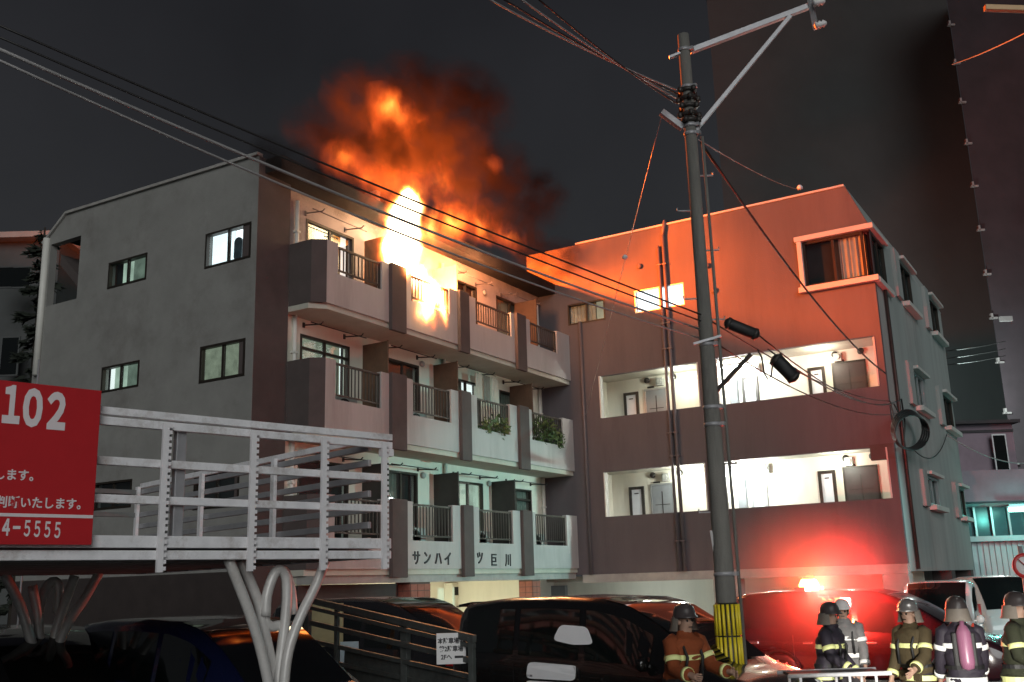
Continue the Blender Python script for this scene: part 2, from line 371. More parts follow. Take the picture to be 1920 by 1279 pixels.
# --- balcony wing: white back walls storey by storey
A_door = {
    2: [(17.33, 19.09, 11.06), (20.4, 21.85, 11.06), (23.64, 24.82, 11.1), (25.92, 27.7, 11.12)],
    1: [(17.2, 18.96, 8.17), (20.45, 21.84, 8.17), (23.45, 24.85, 8.12), (25.96, 27.5, 8.12)],
    0: [(17.2, 18.96, 5.25), (20.36, 21.75, 5.25), (23.42, 24.91, 5.19), (25.89, 27.7, 5.17)]}
A_base = [2.9, 5.85, 8.78]
for fl in range(3):
    z0 = A_base[fl]; z1 = A_base[fl + 1] if fl < 2 else 12.0
    holes = [(a, b, z0 + 0.12, t) for a, b, t in A_door[fl]]
    mb = MB(); wall(mb, PA, 16.6, XB + 0.05, z0 - 0.2, z1 - 0.21, 0.2, holes); mb.build("recess_wall", "cream_wall" if fl < 2 else "dimmed_sooty_wall", bld)
    for ui, (a, b, t) in enumerate(A_door[fl]):
        k = (fl, ui)
        bk = {(2, 0): (("lit_pink", 0.86, 0.97, "plain"), ("curtain", 0.0, 0.5, "c"), ("room_dark", 0, 0.86, "plain")),
              (2, 2): (("lit_warm", 0.1, 0.4, "plain"), ("room_dark", 0, 1, "plain")),
              (2, 3): (("curtain_dim", 0, 1, "c"), ("room_dark", 0, 1, "plain")),
              (1, 0): (("lit_curtain", 0.15, 0.87, "c"), ("lit_strip", 0.87, 0.97, "plain"), ("lit_strip", 0.02, 0.14, "plain"), ("lit_green_dim", 0, 1, "plain")),
              (1, 1): (("board_brown", 0, 1, "plain"),),
              (1, 2): (("lit_strip", 0.45, 0.95, "plain"), ("curtain_dim", 0, 0.45, "c"), ("lit_green_dim", 0, 1, "plain")),
              (1, 3): (("curtain_dim", 0, 1, "c"), ("room_dark", 0, 1, "plain")),
              (0, 0): (("room_dark", 0, 1, "plain"),),
              (0, 1): (("curtain_dim", 0, 0.5, "c"), ("room_dark", 0, 1, "plain")),
              (0, 2): (("lit_strip", 0.1, 0.3, "plain"), ("lit_green", 0.36, 1, "c"), ("room_dark", 0, 1, "plain")),
              (0, 3): (("lit_green_dim", 0.0, 0.5, "c"), ("curtain_dim", 0.5, 1, "c"), ("room_dark", 0, 1, "plain"))}.get(k)
        if k == (2, 1): continue                                   # the burning flat has lost its window
        window(bld, PA, a, b, z0 + 0.12, t, fw=0.06, back=bk, trans=(t - 0.32 if k in ((1, 0), (0, 3)) else None), name="balcony_door")
mb = MB(); pbox(mb, PA, 20.4, 21.85, 8.9, 11.06, 0.55, 0.6); mb.build("burnt_room", "room_dark", bld)

# --- balconies: slab and parapet with notches, railings, fins, screens, drying poles
notches = [[(17.22, 18.87), (20.06, 21.76), (23.0, 24.73), (26.0, 27.9)],
           [(17.2, 18.84), (20.1, 21.77), (23.02, 24.73), (25.99, 27.92)],
           [(17.24, 18.86), (20.06, 21.77), (23.05, 24.96), (26.06, 27.76)]]
fins = [(19.13, 19.72), (22.12, 22.58), (25.13, 25.66)]
for fl, (zb, zn, zt) in enumerate(A_FLOORS):
    mb = MB(); mb.prism([(16.635, YW - 0.003, zb - 0.13), (16.635, YF + 0.34, zb - 0.13), (16.96, YF + 0.06, zb - 0.13), (XB - 0.003, YF + 0.06, zb - 0.13), (XB - 0.003, YW - 0.003, zb - 0.13)], (0, 0, 0.25))
    bal = mb.build("balcony", "soffit", bld)
    mb = MB(); wall(mb, ("y", YF), 16.86, XB - 0.004, zb, zt, 0.14, [(a, b, zn, zt + 1) for a, b in notches[fl]])
    mb.build("parapet", "front_render", bal)
    mb = MB(); mb.prism([(16.63, YA - 0.003, zb), (16.63, YF + 0.27, zb), (16.857, YF + 0.002, zb), (16.857, YF + 0.14, zb), (16.75, YF + 0.33, zb), (16.75, YA - 0.003, zb)], (0, 0, zt - zb)); mb.build("end_wall", "brown_render", bal)
    for a, b in fins:
        m2 = MB(); m2.box(a, b, YF - 0.11, YF - 0.003, zb - 0.2, zt + 0.02); m2.build("fin", "brown_render", bal, 0.012)
    for (a, b) in notches[fl]:
        m2 = MB(); top = zt - 0.04
        m2.box(a - 0.002, b + 0.002, YF + 0.045, YF + 0.09, top - 0.05, top)
        m2.box(a, b, YF + 0.05, YF + 0.085, zn + 0.1, zn + 0.14)
        nb = int((b - a) / 0.125)
        for i in range(1, nb):
            x = a + (b - a) * i / nb
            m2.box(x - 0.011, x + 0.011, YF + 0.055, YF + 0.08, zn + 0.1, top - 0.04)
        for x in (a + 0.02, b - 0.02): m2.box(x - 0.02, x + 0.02, YF + 0.045, YF + 0.09, zn, top)
        m2.build("railing", "iron_rail", bal)
    sc = {2: [(19.5, "board_brown"), (22.55, "board_firelit"), (27.0, "board_brown")], 1: [(19.45, "board_brown"), (22.5, "board_brown"), (26.55, "board_brown")], 0: [(19.45, "board_dark"), (22.45, "board_dark"), (25.35, "board_dark")]}[fl]
    for x, m in sc:
        m2 = MB(); m2.box(x, x + 0.03, YF + 0.3, YW - 0.02, zb + 0.25, zt + 0.92)
        m2.box(x - 0.008, x + 0.038, YF + 0.28, YF + 0.3, zb + 0.2, zt + 0.94); m2.build("screen", m, bal)
    for a, b in ((17.3, 18.9), (20.3, 21.9), (23.4, 24.9), (26.2, 27.8)):
        if fl == 2 and a == 20.3: continue
        m2 = MB(); z = zt + 0.95
        for x in (a, b - 0.15):
            m2.tube([(x, YW - 0.01, z + 0.06), (x, YW - 0.55, z), (x, YW - 0.62, z + 0.05)], 0.017, 6)
            m2.box(x - 0.03, x + 0.03, YW - 0.03, YW - 0.001, z, z + 0.12)
        m2.tube([(a - 0.2, YW - 0.42, z + 0.03), (b + 0.2, YW - 0.42, z + 0.03)], 0.014, 6)
        m2.build("drying_pole", "dark_iron" if fl < 2 else "pipe_grey", bal)
    for x in (16.95, 22.95, 28.35):
        m2 = MB(); m2.lathe((x, YW - 0.07, zb + 0.1), [(0.05, 0), (0.05, 2.75 if fl < 2 else 2.6)], 10)
        for zz in (0.6, 1.9): m2.box(x - 0.065, x + 0.065, YW - 0.13, YW - 0.001, zb + zz, zb + zz + 0.05)
        m2.build("drainpipe", "pipe_white", bal)
    # wall vent and air conditioner hoses
    for x in (21.95, 25.2):
        m2 = MB(); m2.lathe((x, YW - 0.001, zt + 0.86), [(0.0, 0), (0.075, 0), (0.09, 0.05), (0.06, 0.09), (0.0, 0.09)], 12, axis=(0, -1, 0), caps=False); m2.build("vent_cap", "meter_grey", bal)

for fl, x in ((1, 18.45), (1, 21.3), (1, 24.9), (0, 21.2), (0, 24.3), (2, 24.5), (0, 27.4)):
    zb = A_FLOORS[fl][0] + 0.12; m2 = MB(); m2.box(x - 0.38, x + 0.38, 15.72, 16.0, zb + 0.35, zb + 0.93); ac = m2.build("air_conditioner", "meter_grey", bld, 0.02)
    m2 = MB(); m2.lathe((x - 0.08, 15.72, zb + 0.64), [(0.0, 0.0), (0.21, 0.0), (0.23, 0.012), (0.25, 0.0)], 20, axis=(0, -1, 0), caps=False); m2.build("fan_grille", "dark_iron", ac)
    for q in (-0.3, 0.3): m2 = MB(); m2.box(x + q - 0.03, x + q + 0.03, 15.74, 15.98, zb, zb + 0.348); m2.build("stand", "meter_grey", ac)
for i, (m, lb_) in enumerate((("curtain", "pale cloth hanging nearest the dark screen on the middle storey"), ("curtain_dim", "grey green cloth hanging between two pale ones on the middle storey"), ("curtain", "pale cloth hanging above the end of the plants on the middle storey"))):
    x = 24.0 + i * 0.42; m2 = MB(); curtain_mesh(m2, ("y", YW - 0.43), x, x + 0.34, 7.55, 8.28, 0.0, 0.012, 0.11); o = m2.build("laundry", m); tag(o, lb_, "laundry", "washing on the middle balcony")
# roof over the balcony wing and its eave
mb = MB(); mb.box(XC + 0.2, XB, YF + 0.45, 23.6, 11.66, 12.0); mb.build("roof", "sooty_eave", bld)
mb = MB(); mb.box(18.6, XB - 0.1, 17.5, 17.65, 12.0, 12.72); mb.build("firelight_screen", "concrete", bld)  # unseen low wall added to keep firelight off the far house
mb = MB(); mb.box(19.9, 20.05, 16.0, 17.5, 12.0, 12.62); mb.build("firelight_screen", "concrete", bld)  # unseen side piece of the same light screen

# --- right wing: long facade with two open corridors
holes = [(10.66, 13.98, 7.33, 8.68), (5.5, 10.1, 7.30, 8.72), (10.66, 14.0, 4.26, 5.64), (5.5, 10.1, 4.26, 5.64),
         (10.93, 12.6, 10.52, 11.25), (13.65, 15.0, 10.5, 11.2), (5.311, 7.2, 10.4, 11.76)]
mb = MB(); wall(mb, PB, YD, 16.5, 2.55, 11.95, 0.18, holes); mb.build("facade_wall", "wing_render", bld)
mb = MB(); mb.prism([(XB, YD, 11.95), (XB, 16.5, 11.95), (XB, 16.5, 13.2), (XB, 5.83, 13.2)], (0.18, 0, 0)); mb.build("facade_top", "wing_render", bld)
mb = MB(); mb.box(XB - 0.04, XB + 0.2, 5.85, 14.6, 13.203, 13.26); mb.build("parapet_cap", "white_trim", bld)
# corridors: floor, ceiling, back wall, divider pillar
for zf, zc in ((6.22, 8.74), (3.15, 5.68)):
    mb = MB(); mb.box(XB + 0.183, 30.1, 5.5, 14.6, zf - 0.2, zf); mb.build("corridor_floor", "concrete", bld)
    mb = MB(); mb.box(XB + 0.183, 30.1, 5.5, 14.6, zc + 0.02, zc + 0.14); mb.build("corridor_ceiling", "soffit", bld)
    mb = MB(); mb.box(30.1, 30.25, 5.5, 14.6, zf - 0.2, zc + 0.1); mb.build("corridor_wall", "cream_wall", bld)
    mb = MB(); mb.box(XB + 0.183, 30.1, 14.45, 14.6, zf + 0.003, zc + 0.017); mb.build("corridor_end", "cream_wall", bld)
    mb = MB(); mb.box(XB + 0.6, 30.097, 10.2, 10.55, zf + 0.004, zc + 0.016); mb.build("divider", "cream_wall", bld)
    for a in (10.66, 13.96, 5.5, 10.06): mb = MB(); mb.box(XB - 0.02, XB + 0.2, a, a + 0.04, zf + 1.12, zc - 0.06); mb.build("opening_trim", "white_trim", bld)
PI_ = ("x", 30.1)
def corridor_door(y0, y1, z0, z1, m):
    mb = MB(); pbox(mb, PI_, y0, y1, z0, z1, -0.03, -0.002); d = mb.build("flat_door", m, bld)
    m2 = MB(); f = 0.05
    pbox(m2, PI_, y0 - f, y0 - 0.002, z0, z1 + f, -0.045, -0.002); pbox(m2, PI_, y1 + 0.002, y1 + f, z0, z1 + f, -0.045, -0.002); pbox(m2, PI_, y0 - 0.002, y1 + 0.002, z1 + 0.002, z1 + f, -0.045, -0.002)
    m2.build("door_frame", "alu_frame" if m == "door_grey" else "bronze_frame", d)
    m3 = MB(); m3.tube([(30.05, y0 + 0.09, z0 + 0.95), (30.0, y0 + 0.09, z0 + 0.97), (30.0, y0 + 0.09, z0 + 1.15), (30.05, y0 + 0.09, z0 + 1.17)], 0.014, 6); m3.build("handle", "galv", d)
    m4 = MB(); pbox(m4, PI_, y0 + 0.1, y1 - 0.1, z1 - 0.62, z1 - 0.6, -0.036, -0.031); pbox(m4, PI_, (y0 + y1) / 2 - 0.015, (y0 + y1) / 2 + 0.015, z0 + 0.2, z1 - 0.2, -0.036, -0.031); m4.build("door_groove", "dark_iron", d)
def corridor_window(y0, y1, z0, z1, fr):
    mb = MB(); f = 0.09
    pbox(mb, PI_, y0, y1, z1 - f, z1, -0.06, -0.002); pbox(mb, PI_, y0, y1, z0, z0 + f, -0.06, -0.002)
    pbox(mb, PI_, y0, y0 + f, z0 + f, z1 - f, -0.058, -0.002); pbox(mb, PI_, y1 - f, y1, z0 + f, z1 - f, -0.058, -0.002)
    w = mb.build("corridor_window", fr, bld)
    m2 = MB(); pbox(m2, PI_, y0 + f, y1 - f, z0 + f, z1 - f, -0.03, -0.02); m2.build("pane", "frost", w)
    m3 = MB(); pbox(m3, PI_, y0 + f + 0.1, y1 - f - 0.1, z1 - f - 0.14, z1 - f - 0.11, -0.05, -0.031); m3.build("latch", "dark_iron", w)
M["frost"] = mat("frost", (0.70, 0.74, 0.78), 0.35, vary=0.04)
for zo, f in ((3.07, 0), (0.0, 1)):
    corridor_window(13.32, 13.84, 4.0 + zo, 5.25 + zo, "dark_iron"); corridor_door(12.36, 13.05, 3.18 + zo, 5.24 + zo, "door_grey")
    corridor_window(9.33, 9.84, 4.1 + zo, 5.26 + zo, "alu_frame" if f else "dark_iron"); corridor_door(10.02, 10.6, 3.18 + zo, 5.15 + zo, "door_grey") if False else None
    mb = MB(); mb.box(29.9, 30.097, 9.95, 10.19, 3.2 + zo, 5.2 + zo); mb.build("meter_cupboard", "door_grey", bld)
    corridor_window(7.29, 7.79, 4.1 + zo, 5.27 + zo, "bronze_frame"); corridor_door(6.15, 7.03, 3.18 + zo, 5.28 + zo, "door_brown")
    for y in (12.4, 6.75, 9.2):
        mb = MB(); mb.box(29.93, 30.097, y, y + 0.22, 5.34 + zo, 5.58 + zo); mb.lathe((29.93, y + 0.11, 5.47 + zo), [(0.08, 0), (0.08, 0.05)], 12, axis=(-1, 0, 0)); mb.build("gas_meter", "meter_grey", bld)
    for y in (12.98, 12.05, 6.95, 6.2):
        mb = MB(); mb.lathe((30.098, y, 5.60 + zo - 0.03), [(0.0, 0), (0.085, 0), (0.1, 0.06), (0.05, 0.1), (0.0, 0.1)], 12, axis=(-1, 0, 0), caps=False); mb.build("vent_cap", "dark_iron", bld)
    for y, z in ((13.0, 5.31), (6.95, 5.34)):
        mb = MB(); mb.box(30.05, 30.097, y - 0.24, y - 0.02, z + zo, z + 0.05 + zo); mb.build("name_plate", "dark_iron", bld)
# corridor lamps: on the ceiling, by the divider pillar
def corridor_lamp(y, z, power, label):
    t = thing("ceiling_lamp", label, "lamp", "lamps of the open corridors")
    mb = MB(); mb.box(XB + 0.45, XB + 0.62, y - 0.5, y + 0.5, z - 0.02, z + 0.015); mb.build("fitting", "pipe_white", t)
    mb = MB(); mb.tube([(XB + 0.535, y - 0.45, z - 0.05), (XB + 0.535, y + 0.45, z - 0.05)], 0.032, 8); mb.build("lamp_tube", "lamp_white", t)
    point("corridor_light", (XB + 0.6, y, z - 0.16), power, (0.93, 1.0, 0.95), 0.12)
corridor_lamp(9.7, 8.56, 210, "glaring tube lamp under the upper corridor ceiling beside the utility pole")
corridor_lamp(9.66, 5.5, 240, "glaring tube lamp under the lower corridor ceiling beside the utility pole")
corridor_lamp(12.0, 8.735, 55, "tube lamp hidden under the ceiling at the far end of the upper corridor") if False else None
point("corridor_light", (XB + 0.75, 11.6, 8.45), 62, (0.95, 1.0, 0.86), 0.12); point("corridor_light", (XB + 0.75, 11.5, 5.35), 110, (0.95, 1.0, 0.92), 0.12)
point("corridor_light", (XB + 0.75, 7.2, 8.45), 48, (1.0, 0.93, 0.74), 0.12); point("corridor_light", (XB + 0.75, 7.0, 5.4), 52, (0.92, 1.0, 0.86), 0.12)

# facade windows
window(bld, PB, 10.93, 12.6, 10.52, 11.25, back=(("lit_white", 0, 1, "plain"),), frame="alu_frame", fw=0.035)
window(bld, PB, 13.65, 15.0, 10.5, 11.2, back=(("lit_warm", 0, 0.3, "plain"), ("curtain", 0.3, 1, "c"), ("curtain_dim", 0, 1, "plain")), fw=0.05)
w = window(bld, PB, 5.5, 7.2, 10.4, 11.76, back=(("curtain", 0.0, 0.42, "c"), ("room_dark", 0, 1, "plain")), fw=0.07, mull=(0.5,))
mb = MB(); mb.box(XB - 0.14, XB - 0.002, YD - 0.14, 7.4, 11.78, 11.93); mb.box(XB - 0.16, XB - 0.002, YD - 0.14, 7.4, 10.24, 10.40); mb.box(XB - 0.13, XB - 0.002, 7.21, 7.34, 10.401, 11.779)
mb.box(XB - 0.002, 30.6, YD - 0.14, YD - 0.002, 11.80, 11.92); mb.box(XB - 0.002, 30.6, YD - 0.16, YD - 0.002, 10.22, 10.38); mb.build("window_surround", "white_trim", bld, 0.01)
# small black trace, bracket and downpipes on the facade
for y, r_ in ((11.48, 0.055), (11.66, 0.045)):
    mb = MB(); mb.lathe((XB - 0.08, y, 2.55), [(r_, 0), (r_, 10.35 if y < 11.5 else 10.0)], 10)
    if y < 11.5: mb.tube([(XB - 0.08, y, 12.88), (XB - 0.08, y - 0.05, 13.1), (XB - 0.05, y - 0.08, 13.32), (XB + 0.1, y - 0.08, 13.34)], 0.06, 8)
    for z in (3.4, 5.9, 6.6, 9.2, 10.0, 11.9): mb.box(XB - 0.14, XB - 0.001, y - 0.07, y + 0.07, z, z + 0.04)
    mb.build("downpipe", "pipe_grey", bld)
mb = MB(); mb.lathe((XB - 0.06, 14.55, 2.55), [(0.05, 0), (0.05, 8.0)], 8); mb.build("downpipe", "pipe_grey", bld)
for (px, py) in ((1200, 500), (1340, 545), (1327, 499)):
    p_ = on_x(px, py, XB); mb = MB(); mb.lathe((XB - 0.001, p_.y, p_.z), [(0, 0), (0.07, 0), (0.09, 0.06), (0.05, 0.1), (0, 0.1)], 10, axis=(-1, 0, 0), caps=False); mb.build("vent_cap", "wing_render", bld)
# downstand beams at the corridor ends
mb = MB(); mb.box(XB - 0.01, XB + 0.17, 5.32, 5.95, 5.30, 5.72); mb.build("downstand", "brown_render", bld)
# --- side wall of the right wing, sloped top, windows in boxed recesses
dh = [(28.75, 30.42, 10.42, 11.75), (32.75, 34.58, 10.6, 11.94), (37.9, 39.9, 10.65, 11.94), (32.85, 34.6, 7.3, 8.4), (38.2, 40.3, 7.3, 8.44), (33.0, 34.9, 4.3, 5.17), (39.1, 40.5, 4.2, 5.2)]
mb = MB(); wall(mb, PD, XB + 0.183, 40.7, 2.35, 11.95, 0.2, dh); mb.build("side_wall", "side_render", bld)
mb = MB(); mb.prism([(XB + 0.183, YD, 11.95), (XB + 0.183, YD + 0.2, 11.95), (XB + 0.183, 6.03, 13.2), (XB + 0.183, 5.83, 13.2)], (12.1, 0, 0)); mb.build("side_top", "side_render", bld)
for i, h in enumerate(dh):
    window(bld, PD, *h, back=(("curtain_dim" if i in (3, 5) else "room_dark", 0, 1, "c"), ("room_dark", 0, 1, "plain")), fw=0.06, frame="alu_frame" if i in (3, 5) else "bronze_frame")
    if i:
        mb = MB(); mb.box(h[0] - 0.12, h[1] + 0.3, YD - 0.22, YD - 0.002, h[2] - 0.17, h[2] - 0.02); mb.build("window_sill", "white_trim", bld, 0.01); mb = MB(); mb.box(h[0] - 0.1, h[1] + 0.28, YD - 0.2, YD - 0.002, h[3] + 0.03, h[3] + 0.13); mb.build("window_hood", "white_trim", bld, 0.01)
        mb = MB(); mb.box(h[0] - 1.2, h[0] - 0.5, YD - 0.12, YD - 0.002, h[2] - 0.1, h[3] + 0.1); mb.build("wall_rib", "side_render", bld)
mb = MB(); mb.lathe((29.6, YD - 0.07, 2.4), [(0.05, 0), (0.05, 8)], 8); mb.build("downpipe", "dark_iron", bld)
mb = MB(); mb.box(XB + 0.2, 40.6, 6.0, 16.5, 12.75, 13.0); mb.build("roof", "concrete", bld)
mb = MB(); mb.box(40.5, 40.7, YD + 0.203, 16.5, 0, 12.7); mb.build("rear_wall", "side_render", bld)

# --- ground storey: beams, pillars, parking bay walls
mb = MB(); mb.box(16.7, XB - 0.003, YF + 0.12, 15.6, 2.44, 2.615); mb.build("beam", "concrete", bld)
mb = MB(); mb.box(XB + 0.01, XB + 0.4, YD + 0.02, 14.9, 2.3, 2.547); mb.build("beam", "concrete", bld)
mb = MB(); mb.box(XB + 0.4, 40.5, YD + 0.25, 16.4, 2.35, 2.5); mb.box(16.7, XB, 15.6, 23, 2.47, 2.6); mb.build("parking_ceiling", "soffit", bld)
def brick_pillar(x0, x1, y0, y1, z1):
    mb = MB(); mb.box(x0, x1, y0, y1, 0, z1); pil = mb.build("brick_pillar", "mortar", bld)
    me = None; rows = int(z1 / 0.16); i0 = max(0, rows - 9)
    for r_ in range(i0, rows):
        z = r_ * 0.16
        for side in ("f", "s"):
            L = (x1 - x0) if side == "f" else (y1 - y0); n = max(1, round(L / 0.24)); w = L / n
            for i in range(n):
                m2 = MB(); a = i * w + 0.008; b = (i + 1) * w - 0.008; pr_ = 0.012 + 0.006 * random.random()
                if side == "f": m2.box(x0 + a, x0 + b, y0 - pr_, y0 - 0.001, z + 0.008, z + 0.152)
                else: m2.box(x0 - pr_, x0 - 0.001, y0 + a, y0 + b, z + 0.008, z + 0.152)
                m2.build("brick", "brick_red", pil)
brick_pillar(20.15, 20.95, 15.15, 15.6, 2.44); brick_pillar(25.95, 26.4, 15.15, 15.6, 2.44)
for y0, y1 in ((9.95, 10.7), (5.33, 6.0)):
    mb = MB(); mb.box(XB + 0.02, XB + 0.6, y0, y1, 0, 2.3); mb.build("pillar", "concrete", bld, 0.02)
for x0, x1 in ((35.6, 36.3), (39.9, 40.49)): mb = MB(); mb.box(x0, x1, YD + 0.01, YD + 0.6, 0, 2.35); mb.build("pillar", "brown_render", bld)
mb = MB(); mb.box(19.0, 33.5, 18.6, 18.75, 0, 2.47); mb.build("parking_back_wall", "cream_wall", bld)
mb = MB(); mb.box(33.4, 33.55, 5.8, 18.6, 0, 2.35); mb.build("parking_back_wall", "cream_wall", bld)
mb = MB(); mb.box(26.8, 27.0, 15.7, 18.6, 0, 2.46); mb.build("parking_side_wall", "cream_wall", bld)
a = on_y(843, 1092, 18.4); b = on_y(868, 1092, 18.4)
mb = MB(); mb.box(a.x, b.x, 18.3, 18.597, 0, 2.42); cab = mb.build("service_door", "cream_wall", bld)
for t in (0.15, 0.55):
    m2 = MB(); m2.box(a.x + (b.x - a.x) * t, a.x + (b.x - a.x) * (t + 0.28), 18.29, 18.299, 2.05, 2.3); m2.build("door_window", "room_dark", cab)
m2 = MB(); m2.box(a.x + 0.2, b.x - 0.2, 18.27, 18.299, 1.7, 1.73); m2.build("handle", "dark_iron", cab)
a = on_y(900, 1110, 18.5); b = on_y(938, 1110, 18.5)
mb = MB(); mb.box(a.x, b.x, 18.5, 18.597, 1.2, a.z); mb.build("notice_board", "plate_white", bld)
mb = MB(); p_ = on_x(1046, 1108, 33.3); mb.box(33.2, 33.397, p_.y - 0.35, p_.y + 0.35, 0.6, p_.z + 0.18); mb.build("meter_box", "door_grey", bld)
point("parking_light", (23.5, 17.0, 2.1), 190, (1.0, 0.95, 0.68), 0.2)
point("parking_light", (30.9, 14.3, 2.1), 75, (0.9, 1.0, 1.0), 0.2)
# name letters on the lowest parapets
for ch, px, py in (("サ", 781, 1046), ("ン", 801, 1046), ("ハ", 822, 1047), ("イ", 840, 1048), ("ツ", 900, 1046), ("巨", 926, 1050), ("川", 953, 1050)):
    p_ = on_y(px, py, YF - 0.012)
    text_mesh("name_letter", ch, 0.36, "ink", (p_.x, YF - 0.012, p_.z - 0.13), (1, 0, 0), (0, 0, 1), bld, 0.02, 0.006, "CENTER", 0.9)

# ------------------------------------------------------------------ ground
mb = MB(); mb.add([(-60, -80, GZ), (160, -80, GZ), (160, 160, GZ), (-60, 160, GZ)], [(0, 1, 2, 3)]); struct(mb.build("ground", "asphalt"))
mb = MB(); mb.box(15.5, 41, 5.0, 24, GZ - 0.1, GZ + 0.03); struct(mb.build("parking_slab", "concrete"))

# ================================================================== FIRE AND SMOKE
def blob_mesh(name, blobs, grow, voxel, m, parent=None):
    mb = MB()
    bm = bmesh.new()
    for (c, r_) in blobs:
        ret = bmesh.ops.create_icosphere(bm, subdivisions=2, radius=1.0)
        for v in ret["verts"]:
            v.co = Vector((v.co.x * r_[0] * grow + c[0], v.co.y * r_[1] * grow + c[1], v.co.z * r_[2] * grow + c[2]))
    me = bpy.data.meshes.new(name); bm.to_mesh(me); bm.free()
    o = bpy.data.objects.new(name, me); COL.objects.link(o)
    rm = o.modifiers.new("remesh", "REMESH"); rm.mode = "VOXEL"; rm.voxel_size = voxel
    dg = bpy.context.evaluated_depsgraph_get(); m2 = bpy.data.meshes.new_from_object(o.evaluated_get(dg))
    bpy.data.objects.remove(o); m2.name = name; m2.materials.clear(); m2.materials.append(m)
    return link(name, m2, parent)

def field_nodes(nt, blobs, warp, wscale, stretch, detail=3):
    """smooth distance field of ellipsoids in world space, bent by noise; returns the socket (1 in a core, 0 at an edge)"""
    n, l = nt.nodes, nt.links
    g = n.new("ShaderNodeNewGeometry")
    mp = n.new("ShaderNodeMapping"); mp.inputs["Scale"].default_value = stretch
    l.new(g.outputs["Position"], mp.inputs[0])
    nz = n.new("ShaderNodeTexNoise"); nz.inputs["Scale"].default_value = wscale; nz.inputs["Detail"].default_value = detail; nz.inputs["Roughness"].default_value = 0.6
    l.new(mp.outputs[0], nz.inputs["Vector"])
    sb = n.new("ShaderNodeVectorMath"); sb.operation = "SUBTRACT"; sb.inputs[1].default_value = (0.5, 0.5, 0.5); l.new(nz.outputs["Color"], sb.inputs[0])
    sc = n.new("ShaderNodeVectorMath"); sc.operation = "MULTIPLY"; sc.inputs[1].default_value = warp; l.new(sb.outputs[0], sc.inputs[0])
    ad = n.new("ShaderNodeVectorMath"); ad.operation = "ADD"; l.new(g.outputs["Position"], ad.inputs[0]); l.new(sc.outputs[0], ad.inputs[1])
    cur = None
    for item in blobs:
        c, r_ = item[0], item[1]; k = item[2] if len(item) > 2 else 1.0
        s1 = n.new("ShaderNodeVectorMath"); s1.operation = "SUBTRACT"; s1.inputs[1].default_value = c; l.new(ad.outputs[0], s1.inputs[0])
        s2 = n.new("ShaderNodeVectorMath"); s2.operation = "DIVIDE"; s2.inputs[1].default_value = r_; l.new(s1.outputs[0], s2.inputs[0])
        s3 = n.new("ShaderNodeVectorMath"); s3.operation = "LENGTH"; l.new(s2.outputs[0], s3.inputs[0])
        s4 = n.new("ShaderNodeMath"); s4.operation = "MULTIPLY_ADD"; s4.inputs[1].default_value = -k; s4.inputs[2].default_value = k; l.new(s3.outputs["Value"], s4.inputs[0])
        if cur is None: cur = s4.outputs[0]
        else:
            m_ = n.new("ShaderNodeMath"); m_.operation = "SMOOTH_MAX"; m_.inputs[2].default_value = 0.12; l.new(cur, m_.inputs[0]); l.new(s4.outputs[0], m_.inputs[1]); cur = m_.outputs[0]
    return cur, ad, nz

YFL = 15.35
def fb(px, py, rx, rz, ry=0.6, Y=YFL, k=1.0):
    p_ = on_y(px, py, Y); return ((p_.x, p_.y, p_.z), (rx, ry, rz), k)
flame_blobs = [
    fb(755, 472, 0.75, 1.0, 0.6, 15.1, 1.6), fb(758, 425, 0.72, 0.9, 0.5, 14.75, 1.7), fb(770, 386, 0.55, 0.6, 0.45, 14.55, 1.6), fb(785, 520, 0.6, 0.75, 0.5, 15.2, 1.4), fb(806, 555, 0.7, 0.7, 0.35, 15.1, 1.4), fb(800, 578, 0.6, 0.6, 0.25, 14.86, 1.2), fb(828, 572, 0.45, 0.65, 0.2, 15.0, 0.9),
    fb(718, 455, 0.5, 0.7, 0.4, 15.0, 0.45), fb(822, 500, 0.45, 0.8, 0.3, 15.1, 0.55),
    fb(805, 425, 0.75, 0.8, 0.6, 14.6, 0.55), fb(848, 420, 1.0, 0.75, 0.6, 14.5, 0.52), fb(905, 428, 1.1, 0.6, 0.5, 14.45, 0.45), fb(958, 448, 0.9, 0.4, 0.4, 14.45, 0.33),
    fb(745, 352, 0.95, 0.5, 0.5, 14.35, 0.42), fb(826, 350, 0.45, 0.85, 0.35, 14.3, 0.36), fb(695, 362, 0.7, 0.4, 0.4, 14.4, 0.26), fb(780, 350, 0.5, 0.5, 0.4, 14.3, 0.45),
    fb(690, 330, 0.8, 0.38, 0.4, 14.2, 0.30), fb(640, 300, 0.75, 0.6, 0.45, 14.2, 0.36), fb(738, 212, 1.0, 0.58, 0.5, 13.8, 0.46), fb(698, 232, 0.55, 0.34, 0.35, 13.8, 0.22), fb(785, 225, 0.4, 0.28, 0.3, 13.8, 0.2),  # upper puffs glow on their own to imitate smoke lit by the fire
    fb(918, 306, 0.6, 0.28, 0.3, 14.2, 0.22), fb(668, 300, 0.4, 0.4, 0.35, 14.2, 0.2), fb(890, 380, 0.3, 0.5, 0.3, 14.3, 0.2)]
fm = bpy.data.materials.new("flame_gas"); fm.use_nodes = True
nt = fm.node_tree; nt.nodes.clear(); n, l = nt.nodes, nt.links
out = n.new("ShaderNodeOutputMaterial")
F, warped, _ = field_nodes(nt, flame_blobs, (1.15, 0.7, 1.25), 1.35, (1.0, 1.0, 0.6), 7)
nz2 = n.new("ShaderNodeTexNoise"); nz2.inputs["Scale"].default_value = 1.9; nz2.inputs["Detail"].default_value = 4; nz2.inputs["Roughness"].default_value = 0.65
